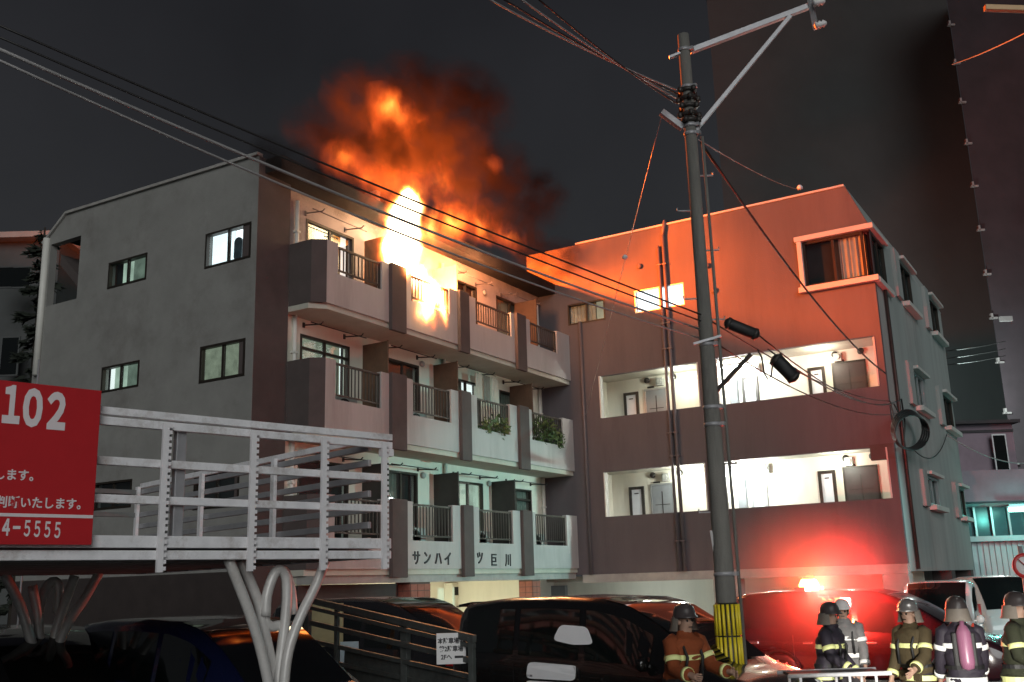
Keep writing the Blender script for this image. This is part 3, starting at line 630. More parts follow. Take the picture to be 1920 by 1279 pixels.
mp2 = n.new("ShaderNodeMapping"); mp2.inputs["Scale"].default_value = (1, 1, 0.5); l.new(warped.outputs[0], mp2.inputs[0]); l.new(mp2.outputs[0], nz2.inputs["Vector"])
mr2 = n.new("ShaderNodeMapRange"); mr2.inputs[1].default_value = 0.42; mr2.inputs[2].default_value = 0.58; mr2.inputs[3].default_value = 0.03; mr2.inputs[4].default_value = 1.7; l.new(nz2.outputs[0], mr2.inputs[0])
cr = n.new("ShaderNodeValToRGB"); el = cr.color_ramp.elements
el[0].position = 0.0; el[0].color = (1.0, 0.10, 0.012, 1)
el[1].position = 0.75; el[1].color = (1.0, 0.86, 0.55, 1)
for p_, c in ((0.16, (1.0, 0.125, 0.016, 1)), (0.36, (1.0, 0.22, 0.025, 1)), (0.55, (1.0, 0.48, 0.10, 1))):
    q = el.new(p_); q.color = c
fc = n.new("ShaderNodeClamp"); l.new(F, fc.inputs[0]); F = fc.outputs[0]
l.new(F, cr.inputs[0])
st = n.new("ShaderNodeFloatCurve")
cv = st.mapping.curves[0]
cv.points[0].location = (0.0, 0.0); cv.points[1].location = (1.0, 1.0)
for x, y in ((0.04, 0.006), (0.15, 0.03), (0.3, 0.11), (0.5, 0.42)): cv.points.new(x, y)
st.mapping.update(); l.new(F, st.inputs["Value"])
cm = n.new("ShaderNodeMapRange"); cm.inputs[1].default_value = 0.35; cm.inputs[2].default_value = 0.7; cm.inputs[3].default_value = 0.0; cm.inputs[4].default_value = 1.0; l.new(F, cm.inputs[0])
mxm = n.new("ShaderNodeMath"); mxm.operation = "MAXIMUM"; l.new(mr2.outputs[0], mxm.inputs[0]); l.new(cm.outputs[0], mxm.inputs[1])
mu = n.new("ShaderNodeMath"); mu.operation = "MULTIPLY"; l.new(st.outputs[0], mu.inputs[0]); l.new(mxm.outputs[0], mu.inputs[1])
mu2 = n.new("ShaderNodeMath"); mu2.operation = "MULTIPLY"; mu2.inputs[1].default_value = 17.0; l.new(mu.outputs[0], mu2.inputs[0])
em = n.new("ShaderNodeEmission"); l.new(cr.outputs[0], em.inputs[0]); l.new(mu2.outputs[0], em.inputs[1]); l.new(em.outputs[0], out.inputs["Volume"])
fm.cycles.volume_step_rate = 0.45
flames = blob_mesh("flames", [(b[0], b[1]) for b in flame_blobs], 1.25, 0.16, fm)
tag(flames, "bright yellow and orange flames and firelit smoke puffs bursting from the top floor flat", "fire")

smoke_blobs = [fb(742, 288, 0.85, 0.45, 0.5, 13.2, 2.5), fb(815, 280, 0.55, 0.8, 0.45, 13.3, 2.5), fb(868, 348, 0.7, 0.4, 0.4, 13.4, 2.5), fb(690, 262, 0.42, 0.42, 0.4, 13.2, 2.5), fb(560, 318, 0.9, 0.45, 0.5, 14.85), fb(620, 352, 0.9, 0.5, 0.5, 14.8), fb(670, 385, 0.7, 0.45, 0.45, 14.8), fb(880, 470, 0.9, 0.4, 0.5, 14.8), fb(530, 300, 0.9, 0.5, 0.8, 14.9), fb(590, 330, 1.0, 0.6, 0.8, 14.8), fb(655, 385, 0.9, 0.5, 0.6, 14.9), fb(690, 410, 0.7, 0.4, 0.5, 15.0), fb(640, 260, 1.5, 1.1, 1.4, 15.6), fb(720, 290, 1.6, 1.2, 1.4, 15.4), fb(770, 250, 1.9, 1.5, 1.6, 15.9), fb(690, 350, 1.3, 0.7, 0.8, 15.4), fb(850, 300, 1.6, 1.3, 1.4, 15.6),
    fb(870, 400, 1.2, 0.8, 0.8, 15.2), fb(920, 410, 1.3, 0.8, 1.0, 15.2), fb(930, 320, 1.5, 1.1, 1.3, 16.0), fb(985, 450, 1.2, 0.75, 0.9, 15.0), fb(1040, 480, 1.1, 0.7, 0.8, 15.0), fb(1065, 500, 0.8, 0.7, 0.6, 15.0), fb(900, 490, 1.0, 0.4, 0.6, 14.9), fb(975, 510, 1.2, 0.4, 0.6, 14.9), fb(1030, 530, 0.9, 0.35, 0.6, 15.0), fb(780, 170, 1.6, 1.2, 1.4, 16.2), fb(880, 200, 1.8, 1.4, 1.6, 16.6), fb(1000, 370, 1.7, 1.2, 1.4, 16.6), fb(680, 180, 1.3, 0.9, 1.2, 16.0)]
sm_ = bpy.data.materials.new("smoke"); sm_.use_nodes = True
nt = sm_.node_tree; nt.nodes.clear(); n, l = nt.nodes, nt.links
out = n.new("ShaderNodeOutputMaterial")
F, warped, _ = field_nodes(nt, smoke_blobs, (1.6, 1.4, 1.4), 0.75, (1, 1, 1), 4)
nz3 = n.new("ShaderNodeTexNoise"); nz3.inputs["Scale"].default_value = 1.5; nz3.inputs["Detail"].default_value = 5; nz3.inputs["Roughness"].default_value = 0.62; l.new(warped.outputs[0], nz3.inputs["Vector"])
mr3 = n.new("ShaderNodeMapRange"); mr3.inputs[1].default_value = 0.44; mr3.inputs[2].default_value = 0.62; mr3.inputs[3].default_value = 0.10; mr3.inputs[4].default_value = 1.0; l.new(nz3.outputs[0], mr3.inputs[0])
mr4 = n.new("ShaderNodeMapRange"); mr4.inputs[1].default_value = 0.0; mr4.inputs[2].default_value = 0.75; mr4.inputs[3].default_value = 0.0; mr4.inputs[4].default_value = 1.0; l.new(F, mr4.inputs[0])
mu = n.new("ShaderNodeMath"); mu.operation = "MULTIPLY"; l.new(mr3.outputs[0], mu.inputs[0]); l.new(mr4.outputs[0], mu.inputs[1])
mu3 = n.new("ShaderNodeMath"); mu3.operation = "MULTIPLY"; mu3.inputs[1].default_value = 1.7; l.new(mu.outputs[0], mu3.inputs[0])
pv = n.new("ShaderNodeVolumePrincipled"); pv.inputs["Color"].default_value = (0.020, 0.018, 0.019, 1); pv.inputs["Anisotropy"].default_value = 0.1
l.new(mu3.outputs[0], pv.inputs["Density"]); l.new(pv.outputs[0], out.inputs["Volume"])
smoke = blob_mesh("smoke", [(b[0], b[1]) for b in smoke_blobs], 1.2, 0.3, sm_)
smoke["label"] = "dark billowing smoke over the burning flat"; smoke["kind"] = "stuff"

FIRE = (1.0, 0.34, 0.075)
point("fire_light", (21.7, 15.05, 11.25), 200, (1.0, 0.38, 0.17), 0.3)
point("fire_light", (23.6, 15.0, 11.2), 520, (1.0, 0.36, 0.13), 0.3)
point("fire_light", (21.3, 15.35, 10.5), 240, (1.0, 0.27, 0.06), 0.25)
point("fire_light", (21.5, 16.7, 12.5), 38000, (1.0, 0.13, 0.008), 0.13)
point("fire_light", (22.0, 15.5, 10.3), 300, (1.0, 0.45, 0.13), 0.25)
point("fire_light", (21.0, 14.45, 12.6), 60, (1.0, 0.26, 0.05), 0.4)

# lamps of the street: the greenish street light round the right-hand corner
point("street_light", (36.5, -9.0, 8.0), 430, (0.42, 0.92, 0.92), 0.25)
sd = bpy.data.lights.new("flood_light", "SPOT"); sd.energy = 27000; sd.color = (0.42, 0.95, 0.92); sd.spot_size = R(17.5); sd.spot_blend = 0.75; sd.shadow_soft_size = 0.2
so = bpy.data.objects.new("flood_light", sd); COL.objects.link(so); so.location = (30.0, -22, 4.2)
so.rotation_euler = (Vector((24.2, 15, 3.3)) - so.location).to_track_quat("-Z", "Y").to_euler()

# low beam headlamps of the appliance the picture is taken beside
hd_d = bpy.data.lights.new("head_lamp", "SPOT"); hd_d.energy = 14000; hd_d.color = (1.0, 0.95, 0.86); hd_d.spot_size = R(44); hd_d.spot_blend = 0.22; hd_d.shadow_soft_size = 0.12
hd_o = bpy.data.objects.new("head_lamp", hd_d); COL.objects.link(hd_o); hd_o.location = (-1.6, -2.4, 1.35)
_h = Vector((CF.x, CF.y, 0)).normalized() + Vector((CR.x, CR.y, 0)).normalized() * 0.31; _h.normalize()
hd_o.rotation_euler = (_h * math.cos(R(18.5)) - Vector((0, 0, math.sin(R(18.5))))).to_track_quat("-Z", "Y").to_euler()

# ================================================================== UTILITY POLE
PX_, PY_ = 11.5, 4.155
def vz(py, X=PX_, Y=PY_):
    k = (639.5 - py) / FPX
    a = Vector((X, Y, 0)).dot(CU) - k * Vector((X, Y, 0)).dot(CF)
    return EYE.z + (-a) / (CU.z - k * CF.z)
pole = thing("utility_pole", "weathered concrete utility pole with yellow and black striped guard", "utility pole")
ztop = vz(66)
mb = MB(); mb.lathe((PX_, PY_, GZ), [(0.126, 0), (0.124, 1.0), (0.104, vz(900) - GZ), (0.080, vz(500) - GZ), (0.074, ztop - GZ), (0.0, ztop - GZ)], 24, caps=False); mb.build("shaft", "pole_concrete", pole)
zs0, zs1 = GZ + 0.1, vz(1130)
mb = MB(); mb.lathe((PX_, PY_, zs0), [(0.128, 0), (0.136, 0), (0.132, zs1 - zs0), (0.12, zs1 - zs0)], 24, caps=False); slv = mb.build("guard_sleeve", "olive_black", pole)
secs = [(vz(1191), vz(1133)), (vz(1256), vz(1194)), (vz(1256) - 0.42, vz(1259)), (vz(1256) - 0.85, vz(1259) - 0.43)]
for (a, b) in secs:
    for j in range(16):
        q = 2 * PI * j / 16; c, s_ = math.cos(q), math.sin(q)
        m2 = MB(); m2.tube([(PX_ + 0.139 * c, PY_ + 0.139 * s_, max(a, GZ + 0.12)), (PX_ + 0.135 * c, PY_ + 0.135 * s_, b)], 0.018, 6); m2.build("rib", "yellow", slv)
def band(z, w=0.05, r_=0.14):
    m2 = MB(); m2.lathe((PX_, PY_, z), [(r_ - 0.01, 0), (r_ + 0.008, 0), (r_ + 0.008, w), (r_ - 0.01, w)], 20, caps=False)
    m2.box(PX_ - 0.03, PX_ + 0.03, PY_ - r_ - 0.05, PY_ - r_ + 0.01, z, z + w); return m2.build("steel_band", "galv", pole)
for py, r_ in ((800, 0.099), (768, 0.097), (650, 0.09), (255, 0.08), (240, 0.08), (168, 0.078), (98, 0.076), (1080, 0.117)): band(vz(py), 0.045, r_)
# top arm, brace and insulators
dtop = (Vector((PX_, PY_, vz(95))) - EYE).dot(CF)
A0 = Vector((PX_, PY_, vz(100))); A1 = at(1527, 8, dtop + 0.15); B0 = Vector((PX_, PY_, vz(255))) ; B1 = at(1482, 30, dtop + 0.1)
mb = MB(); mb.bar(A0 + (A1 - A0).normalized() * 0.08, A1, 0.075, 0.075); mb.build("cross_arm", "galv", pole, 0.006)
mb = MB(); mb.bar(B0 + (B1 - B0).normalized() * 0.1, B1, 0.055, 0.055); mb.build("brace", "galv", pole, 0.005)
def insulator(c, ax, k=1.0, parent=pole):
    m2 = MB(); m2.lathe(c, [(0.02 * k, -0.02 * k), (0.055 * k, 0), (0.03 * k, 0.03 * k), (0.055 * k, 0.05 * k), (0.03 * k, 0.08 * k), (0.05 * k, 0.1 * k), (0.02 * k, 0.14 * k)], 12, axis=ax); return m2.build("insulator", "plate_white", parent)
E1 = at(1522, 2, dtop + 0.1); E2 = at(1530, 55, dtop + 0.1)
mb = MB(); mb.bar(at(1515, -20, dtop + 0.1), E2, 0.06, 0.06); mb.build("hanger", "galv", pole)
insulator(at(1530, 48, dtop), at(1545, 44, dtop) - at(1530, 48, dtop)); insulator(at(1527, 6, dtop), at(1545, 2, dtop) - at(1527, 6, dtop))
# stub arm on the other side, clutter of clamps below the arm
d2 = (Vector((PX_, PY_, vz(230))) - EYE).dot(CF)
mb = MB(); mb.bar(at(1240, 210, d2), at(1280, 240, d2), 0.08, 0.08); mb.build("stub_arm", "galv", pole, 0.006)
mb = MB(); mb.bar(at(1255, 108, d2), at(1275, 100, d2), 0.05, 0.03); mb.build("step_bolt", "galv", pole)
for py in (175, 190, 205, 220, 232):
    r_ = 0.092; z = vz(py); m2 = MB(); m2.lathe((PX_, PY_, z), [(r_ - 0.02, 0), (r_ + 0.02, 0.01), (r_ + 0.02, 0.05), (r_ - 0.02, 0.06)], 16, caps=False)
    for q in (0.5, 2.2, 3.6, 5.1): m2.lathe((PX_ + 0.125 * math.cos(q + py), PY_ + 0.125 * math.sin(q + py), z - 0.02), [(0.0, 0), (0.035, 0.01), (0.03, 0.07), (0.0, 0.08)], 8, caps=False)
    m2.build("wire_clamp", "dark_iron", pole)
for py, sgn in ((330, 1), (395, -1), (470, 1), (560, -1), (600, 1), (870, 1), (960, -1)):
    z = vz(py); m2 = MB(); v_ = CR * (0.24 * sgn); m2.tube([(PX_, PY_, z), (PX_ + v_.x, PY_ + v_.y, z), (PX_ + v_.x, PY_ + v_.y, z + 0.04)], 0.011, 6); m2.build("step_bolt", "galv", pole)
# lower brace with tie, wrapped cables round the shaft, telecom bracket
d3 = (Vector((PX_, PY_, vz(735))) - EYE).dot(CF)
mb = MB(); mb.bar(Vector((PX_, PY_, vz(745))), at(1408, 664, d3 - 0.1), 0.045, 0.045); mb.build("brace", "dark_iron", pole)
d4 = (Vector((PX_, PY_, vz(620))) - EYE).dot(CF)
mb = MB(); mb.bar(at(1300, 645, d4 - 0.14), at(1352, 630, d4 - 0.14), 0.03, 0.03); mb.build("cable_bracket", "galv", pole)
mb = MB(); mb.bar(at(1333, 995, d4 - 0.6), at(1346, 1075, d4 - 0.65), 0.02, 0.02); mb.build("conduit", "plate_white", pole)
mb = MB(); mb.tube([(PX_ + 0.04, PY_ - 0.16, GZ + 0.1), (PX_ + 0.035, PY_ - 0.15, vz(700)), (PX_ + 0.03, PY_ - 0.14, vz(260))], 0.02, 6); mb.build("riser_conduit", "pole_concrete", pole)

# ------------------------------------------------------------------ cables
def span(a, b, sag, r_=0.014, m="cable", label="", group=None, n=16, cat="cable", twist=0.0):
    a = Vector(a); b = Vector(b); pts = []
    for i in range(n + 1):
        t = i / n; p_ = a.lerp(b, t); p_.z -= sag * 4 * t * (1 - t); pts.append(p_)
    o = MB().tube(pts, r_, 6).build("overhead_cable", m); tag(o, label, cat, group); return o
G1 = "cables crossing in front of the building"
pz = lambda py: Vector((PX_, PY_, vz(py)))
def pd(px, py, k=0.0):                              # a point beside the pole, at the pole's distance
    return at(px, py, (pz(py) - EYE).dot(CF) + k)
span(at(-70, 62, 6.3), pd(1312, 617, -0.12), 0.10, 0.012, "cable_grey", "thick pale cable rising to the upper left corner of the view", G1)
span(at(-70, 82, 6.3), pd(1312, 634, -0.12), 0.14, 0.009, "cable_grey", "thin pale cable running just under the thick one to the left", G1)
span(at(-70, 18, 8.2), pd(1314, 590, -0.1), 0.05, 0.010, "cable", "upper dark cable of the pair passing before the flames", G1)
span(at(-70, 40, 8.2), pd(1314, 602, -0.1), 0.07, 0.009, "cable", "lower dark cable of the pair passing before the flames", G1)
G2 = "cables from the top of the pole to the upper left"
for i, (px, py, ex, ey) in enumerate(((905, -8, 1268, 168), (934, -8, 1270, 176), (968, -8, 1268, 184), (1002, -8, 1268, 194))):
    span(at(px, py, 9.5), pd(ex, ey, -0.1), 0.05, 0.010, "cable_grey" if i % 2 == 0 else "cable", ("outermost", "second", "third", "innermost")[i] + " of the four thin cables climbing left from the pole top", G2)
span(pd(1242, 212), on_x(1098, 778, XB - 0.05), 0.0, 0.006, "cable_grey", "thin pale guy wire slanting from stub arm to inner corner", None, cat="wire")
p_ = pd(1242, 212).lerp(on_x(1098, 778, XB - 0.05), 0.37)
mb = MB(); mb.lathe(at(1172, 487, 15.5), [(0.0, 0), (0.04, 0.015), (0.045, 0.05), (0.0, 0.09)], 10, caps=False); tag(mb.build("marker_ball", "plate_white"), "small white ball strung on the thin guy wire", "marker")
span(pd(1310, 262), on_x(1500, 356, XB + 0.1), 0.1, 0.007, "cable_grey", "thin pale wire from pole to the wing's roof edge", None, cat="wire")
mb = MB(); mb.lathe(on_x(1500, 356, XB + 0.05), [(0.0, 0), (0.08, 0.02), (0.09, 0.08), (0.05, 0.14), (0.0, 0.16)], 10, caps=False); tag(mb.build("wire_anchor", "plate_white"), "small white insulator on the wing's roof edge", "insulator")
dside = on_y(1725, 764, YD - 0.3)
span(pd(1315, 268), on_y(1660, 700, YD - 0.25), 0.35, 0.020, "cable", "thick black cable sagging from pole down to right corner", None)
# closures and drops right of the pole
def closure(a, b, r_, label):
    a = Vector(a); b = Vector(b); pts = [a.lerp(b, t) for t in (0, 0.04, 0.1, 0.5, 0.9, 0.96, 1.0)]
    t = thing("cable_closure", label, "cable joint", "black cable joints by the pole")
    MB().tube(pts, [r_ * 0.25, r_ * 0.7, r_, r_, r_, r_ * 0.7, r_ * 0.25], 14).build("casing", "black_rubber", t)
    for q in (0.12, 0.88):
        c = a.lerp(b, q); d_ = (b - a).normalized(); m2 = MB(); m2.lathe(c, [(r_ * 0.98, -0.02), (r_ * 1.08, -0.02), (r_ * 1.08, 0.02), (r_ * 0.98, 0.02)], 14, axis=d_, caps=False); m2.build("clamp_ring", "dark_iron", t)
    return t
closure(pd(1358, 603), pd(1424, 630), 0.07, "black cable joint level beside the pole above the corridor")
closure(pd(1449, 668, -0.1), pd(1494, 713, -0.1), 0.085, "fat black cable joint hanging before the upper corridor doors")
G3 = "service drops from the pole to the right corner"
ends = [(1668, 752), (1675, 757), (1690, 748), (1700, 770)]
for i, (a, b, e_) in enumerate((((1330, 600), 0, ends[0]), ((1424, 630), 0, ends[1]), ((1440, 655), 0, ends[2]), ((1330, 636), 0, ends[3]))):
    span(pd(*a), on_y(*e_, YD - 0.25), 0.25 + 0.06 * i, 0.010, "cable", ("topmost", "second", "third", "lowest")[i] + " service cable dropping from the pole to the side wall", G3)
o = MB().tube([pd(1420, 655), pd(1428, 670), pd(1433, 700), pd(1440, 712), pd(1446, 705), pd(1450, 672)], 0.010, 6).build("cable_loop", "cable"); tag(o, "short black cable loop hanging left of the fat joint", "cable")
for i in range(4):
    pass
t = thing("cable_coil", "black coil of spare cable hung on the side wall corner", "cable coil")
for k in range(4):
    pts = []
    for j in range(25):
        q = 2 * PI * j / 24; pts.append(on_y(1706 + 3 * k - 5 + (29 + k) * math.cos(q), 805 + 2 * k + (36 - k) * math.sin(q), YD - 0.32 - 0.05 * k))
    MB().tube(pts, 0.03, 6, caps=False).build("coil_turn", "cable", t)
for i, (a, b) in enumerate((((1668, 752), (1672, 800)), ((1690, 748), (1694, 840)), ((1676, 757), (1688, 800)))):
    o = MB().tube([on_y(*a, YD - 0.25), on_y((a[0] + b[0]) / 2 + 5, (a[1] + b[1]) / 2, YD - 0.3), on_y(*b, YD - 0.25)], 0.022, 6).build("cable_tail", "cable", t)
span(on_y(1712, 842, YD - 0.3), on_y(1775, 815, YD - 0.1), 0.5, 0.016, "cable", "dark cable drooping from the coil along the side wall", None)
span(on_y(1775, 815, YD - 0.1), at(1930, 868, 40), 0.3, 0.020, "cable_grey", "pale cable from side wall towards the dark building", None)

# ================================================================== PARKING DECK
R0 = Vector((7.85, 6.16, 0)); DA = Vector((-0.9654, 0.2607, 0)); DN = Vector((0.2607, 0.9654, 0))
def on_v(px, py, off=0.0):                           # the vertical plane of the deck's front, moved back by off
    d = ray(px, py); p0 = R0 + DN * off
    t = ((p0 - EYE).dot(DN)) / d.dot(DN)
    return EYE + d * t
def sdist(p): return (p - R0).dot(DA)
def DP(s, b, z): q = R0 + DA * s + DN * b; return Vector((q.x, q.y, z))
def dz(px, py): return on_v(px, py).z
deck = thing("parking_deck", "white steel upper parking deck with railings on forked tube legs", "parking deck")
S0, S1 = sdist(on_v(733, 820)), 8.5
def rail(parent, z0, z1, s0, s1, b0=-0.03, b1=0.03, m="white_steel", name="rail"):
    mb = MB(); c = (DP(s0, b0, z0) + DP(s1, b1, z1)) / 2
    mb.obox(c, DA, DN, (0, 0, 1), abs(s1 - s0) / 2, abs(b1 - b0) / 2, abs(z1 - z0) / 2); return mb.build(name, m, parent, 0.006)
X7 = 712
zz = {k: (dz(X7, b), dz(X7, a)) for k, (a, b) in {"top": (813, 825), "second": (828, 841), "mid": (889, 902), "low": (947, 960), "beam": (1010, 1029), "under": (1033, 1048)}.items()}
for k in ("top", "second", "mid", "low"): rail(deck, *zz[k], S0 if k != "low" and k != "mid" else sdist(on_v(715, 900)), S1, -0.03, 0.02, name="guard_rail")
rail(deck, *zz["beam"], sdist(on_v(728, 1030)), S1, -0.05, 0.03, name="edge_beam"); rail(deck, *zz["under"], sdist(on_v(728, 1040)), S1, -0.05, 0.03, name="edge_beam")
b_ = sdist(on_v(733, 835)); rail(deck, zz["second"][0] - 0.075, zz["second"][0] - 0.003, b_, b_ + 0.13, -0.05, 0.03, name="end_bracket")
def toothed_post(s, z0, z1, w=0.05):
    mb = MB(); c = DP(s, -0.07, (z0 + z1) / 2); mb.obox(c, DA, DN, (0, 0, 1), w / 2, 0.015, (z1 - z0) / 2)
    nt_ = int((z1 - z0) / 0.052)
    for i in range(nt_):
        z = z0 + 0.03 + i * 0.052; mb.obox(DP(s - w / 2 - 0.012, -0.07, z), DA, DN, (0, 0, 1), 0.0125, 0.012, 0.015)
    return mb.build("slotted_post", "pink_steel", deck)
ptop = dz(X7, 829); pbot = dz(X7, 1068)
for px in (712, 598, 464, 297): toothed_post(sdist(on_v(px, 950)), pbot, ptop - 0.01)
for px in (338,): 
    s_ = sdist(on_v(px, 950)); mb = MB(); mb.obox(DP(s_, 0.06, (zz["beam"][1] + zz["top"][0]) / 2), DA, DN, (0, 0, 1), 0.045, 0.035, (zz["top"][0] - zz["beam"][1]) / 2); mb.build("frame_post", "galv", deck, 0.008)
    mb = MB(); mb.obox(DP(s_ + 0.09, 0.12, (zz["beam"][1] + zz["top"][0]) / 2), DA, DN, (0, 0, 1), 0.025, 0.035, (zz["top"][0] - zz["beam"][1]) / 2); mb.build("frame_post", "deck_steel", deck)
# deck plate, joists, end railing, rear railing
DEPTH = 5.2
mb = MB(); mb.obox((DP(S0 + 0.1, 0.05, 0) + DP(S1, DEPTH, 0)) / 2 + Vector((0, 0, zz["beam"][0] + 0.03)), DA, DN, (0, 0, 1), (S1 - S0 - 0.1) / 2, (DEPTH - 0.1) / 2, 0.02); mb.build("deck_plate", "deck_steel", deck)
for i in range(9):
    b = 0.3 + i * (DEPTH - 0.6) / 8; rail(deck, zz["under"][0], zz["beam"][0] - 0.02, S0 + 0.15, S1, b - 0.04, b + 0.04, "deck_steel", "joist")
se = sdist(on_v(700, 950))
def erail(z0, z1, b0, b1, m="white_steel", s=None, name="guard_rail"):
    s = se if s is None else s
    mb = MB(); mb.obox((DP(s, b0, z0) + DP(s, b1, z1)) / 2, DN, DA, (0, 0, 1), (b1 - b0) / 2, 0.02, (z1 - z0) / 2); return mb.build(name, m, deck, 0.005)
nb = 7
zlo, zhi = zz["beam"][1] - 0.05, zz["second"][0] - 0.02
for i in range(nb):
    z = zlo + (zhi - zlo) * i / (nb - 1); erail(z, z + 0.062, 0.06, DEPTH, "galv", name="end_rail")
erail(zz["top"][0] - 0.02, zz["top"][1] - 0.02, 0.06, DEPTH); erail(zz["under"][0], zz["beam"][0], 0.06, DEPTH, name="edge_beam")
for b in (1.75, 3.4, DEPTH - 0.02):
    mb = MB(); mb.obox(DP(se + 0.05, b, (zlo + zhi) / 2), DN, DA, (0, 0, 1), 0.035, 0.02, (zhi - zlo) / 2 + 0.1); mb.build("end_post", "white_steel", deck)
for i in range(4):
    z = zlo + (zhi - zlo) * i / 3; rail(deck, z, z + 0.06, se, S1, DEPTH - 0.02, DEPTH + 0.02, "deck_steel", "rear_rail")
# forked tube legs
def leg(pxs, off, r_, m, name="forked_leg", off2=None):
    pts = [on_v(px, py, off) for px, py in pxs]
    return MB().tube(pts, r_, 10).build(name, m, deck)
def smoothpath(p, n=3):
    out = []
    for i in range(len(p) - 1):
        p0 = p[max(i - 1, 0)]; p1 = p[i]; p2 = p[i + 1]; p3 = p[min(i + 2, len(p) - 1)]
        for k in range(n):
            t = k / n; out.append(tuple(0.5 * (2 * p1[j] + (p2[j] - p0[j]) * t + (2 * p0[j] - 5 * p1[j] + 4 * p2[j] - p3[j]) * t * t + (3 * p1[j] - p0[j] - 3 * p2[j] + p3[j]) * t ** 3) for j in (0, 1)))
    return out + [p[-1]]
M["leg_paint"] = mat("leg_paint", (0.62, 0.60, 0.58), 0.35, metal=0.1, vary=0.08, scale=7, dirt=(0.35, 0.3, 0.27), dirt_amt=0.5)
for pth, off in (([(428, 1048), (447, 1095), (468, 1150), (487, 1210), (503, 1279), (516, 1345), (522, 1420)], 0.06), ([(452, 1050), (470, 1092), (485, 1132), (492, 1165), (502, 1210), (512, 1260), (519, 1330), (523, 1420)], 0.2),
                 ([(610, 1052), (592, 1098), (570, 1142), (553, 1182), (540, 1225), (533, 1279), (530, 1345), (528, 1420)], 0.08),
                 ([(498, 1155), (500, 1118), (512, 1080), (524, 1068), (536, 1082), (538, 1120), (534, 1170), (527, 1225), (521, 1279), (520, 1345), (520, 1420)], 0.16),
                 ([(549, 1152), (546, 1110), (536, 1076), (526, 1068)], 0.22), ([(499, 1150), (497, 1165), (508, 1175), (525, 1172)], 0.2)):
    leg(smoothpath(pth), off, 0.046, "leg_paint")
for pth, off in (([(8, 1078), (35, 1128), (55, 1190), (68, 1240), (74, 1300), (76, 1340)], 4.6), ([(60, 1098), (70, 1150), (74, 1200), (78, 1260), (80, 1340)], 4.7), ([(140, 1080), (125, 1122), (108, 1172), (97, 1230), (94, 1340)], 4.7),
                 ([(186, 1074), (160, 1120), (130, 1165), (108, 1215), (98, 1270), (95, 1340)], 4.6), ([(72, 1150), (82, 1110), (98, 1090), (110, 1100), (108, 1150)], 4.8)):
    leg(smoothpath(pth), off, 0.055, "leg_paint")
# red board on the railing
sb0, sb1 = sdist(on_v(180, 880, -0.12)), sdist(on_v(-160, 860, -0.12))
zb0, zb1 = on_v(166, 1022, -0.12).z, on_v(188, 733, -0.12).z
brd = thing("sign_board", "large red signboard with white numerals on the deck railing", "sign")
mb = MB(); mb.obox((DP(sb0, -0.12, zb0) + DP(sb1, -0.12, zb1)) / 2, DA, DN, (0, 0, 1), (sb1 - sb0) / 2, 0.012, (zb1 - zb0) / 2); mb.build("panel", "sign_red", brd, 0.004)
def board_text(body, px, py, size, bold=0.0, sx=1.0):
    p_ = on_v(px, py, -0.134); text_mesh("lettering", body, size, "sign_white", p_ - DN * 0.001, -DA, (0, 0, 1), brd, 0.002, bold, "LEFT", sx)
for ch, px, py, sz, sx_, bo_ in (("１", 19, 790, 0.345, 1.0, 0.017), ("０", 59, 796, 0.345, 1.12, 0.017), ("２", 104, 802, 0.345, 1.1, 0.017), ("４", 10, 1003, 0.15, 0.95, 0.006), ("－", 30, 1004, 0.15, 0.75, 0.006), ("５", 50, 1005, 0.15, 0.86, 0.003), ("５", 69, 1006, 0.15, 0.86, 0.003), ("５", 88, 1007, 0.15, 0.86, 0.003), ("５", 107, 1008, 0.15, 0.86, 0.003)):
    p_ = on_v(px, py, -0.134); text_mesh("numeral", ch, sz, "sign_white", p_ - DN * 0.001, -DA, (0, 0, 1), brd, 0.002, bo_, "CENTER", sx_ * 0.57)
board_text("します。", -13, 897, 0.088, 0.002, 0.93); board_text("判断いたします。", -9, 949, 0.088, 0.002, 0.93)
p1 = on_v(171, 969, -0.134); mb = MB(); mb.obox((DP(sb0 + 0.005, -0.134, p1.z) + DP(sb1, -0.134, p1.z)) / 2, DA, DN, (0, 0, 1), (sb1 - sb0 - 0.005) / 2, 0.0015, 0.012); mb.build("rule", "sign_white", brd)

# ================================================================== RAMP WITH GUARD RAILS, NOTICES
def FP(px, py, d): return at(px, py, d)
def dfence(px): return 13.0 - (px - 580) / 310 * 2.6      # the ramp comes nearer towards the right
ramp = thing("ramp_fence", "dim steel guard rails of the ramp beside the black van", "fence")
M["fence_steel"] = mat("fence_steel", (0.10, 0.11, 0.105), 0.45, metal=0.4, vary=0.25, scale=9)
def rbar(p, q, w, h, name): mb = MB(); mb.bar(FP(*p, dfence(p[0])), FP(*q, dfence(q[0])), w, h); return mb.build(name, "fence_steel", ramp, 0.004)
rbar((575, 1124), (890, 1198), 0.05, 0.075, "rail"); rbar((575, 1138), (890, 1212), 0.04, 0.045, "rail")
rbar((575, 1166), (890, 1240), 0.04, 0.06, "rail"); rbar((575, 1200), (890, 1270), 0.04, 0.05, "rail"); rbar((575, 1232), (890, 1300), 0.04, 0.05, "rail")
for px, w in ((578, 0.07), (632, 0.05), (760, 0.085), (884, 0.06)):
    d_ = dfence(px); top = FP(px, 1122 + (px - 575) * 0.235, d_); mb = MB(); mb.box(top.x - w / 2, top.x + w / 2, top.y - w / 2, top.y + w / 2, GZ, top.z); mb.build("post", "fence_steel", ramp, 0.004)
mb = MB(); q = [FP(645, 1212, dfence(645)), FP(880, 1266, dfence(880))]
mb.bar(q[0] - Vector((0, 0, 0.35)), q[1] - Vector((0, 0, 0.35)), 0.012, 0.62); mb.build("infill_panel", "fence_steel", ramp)
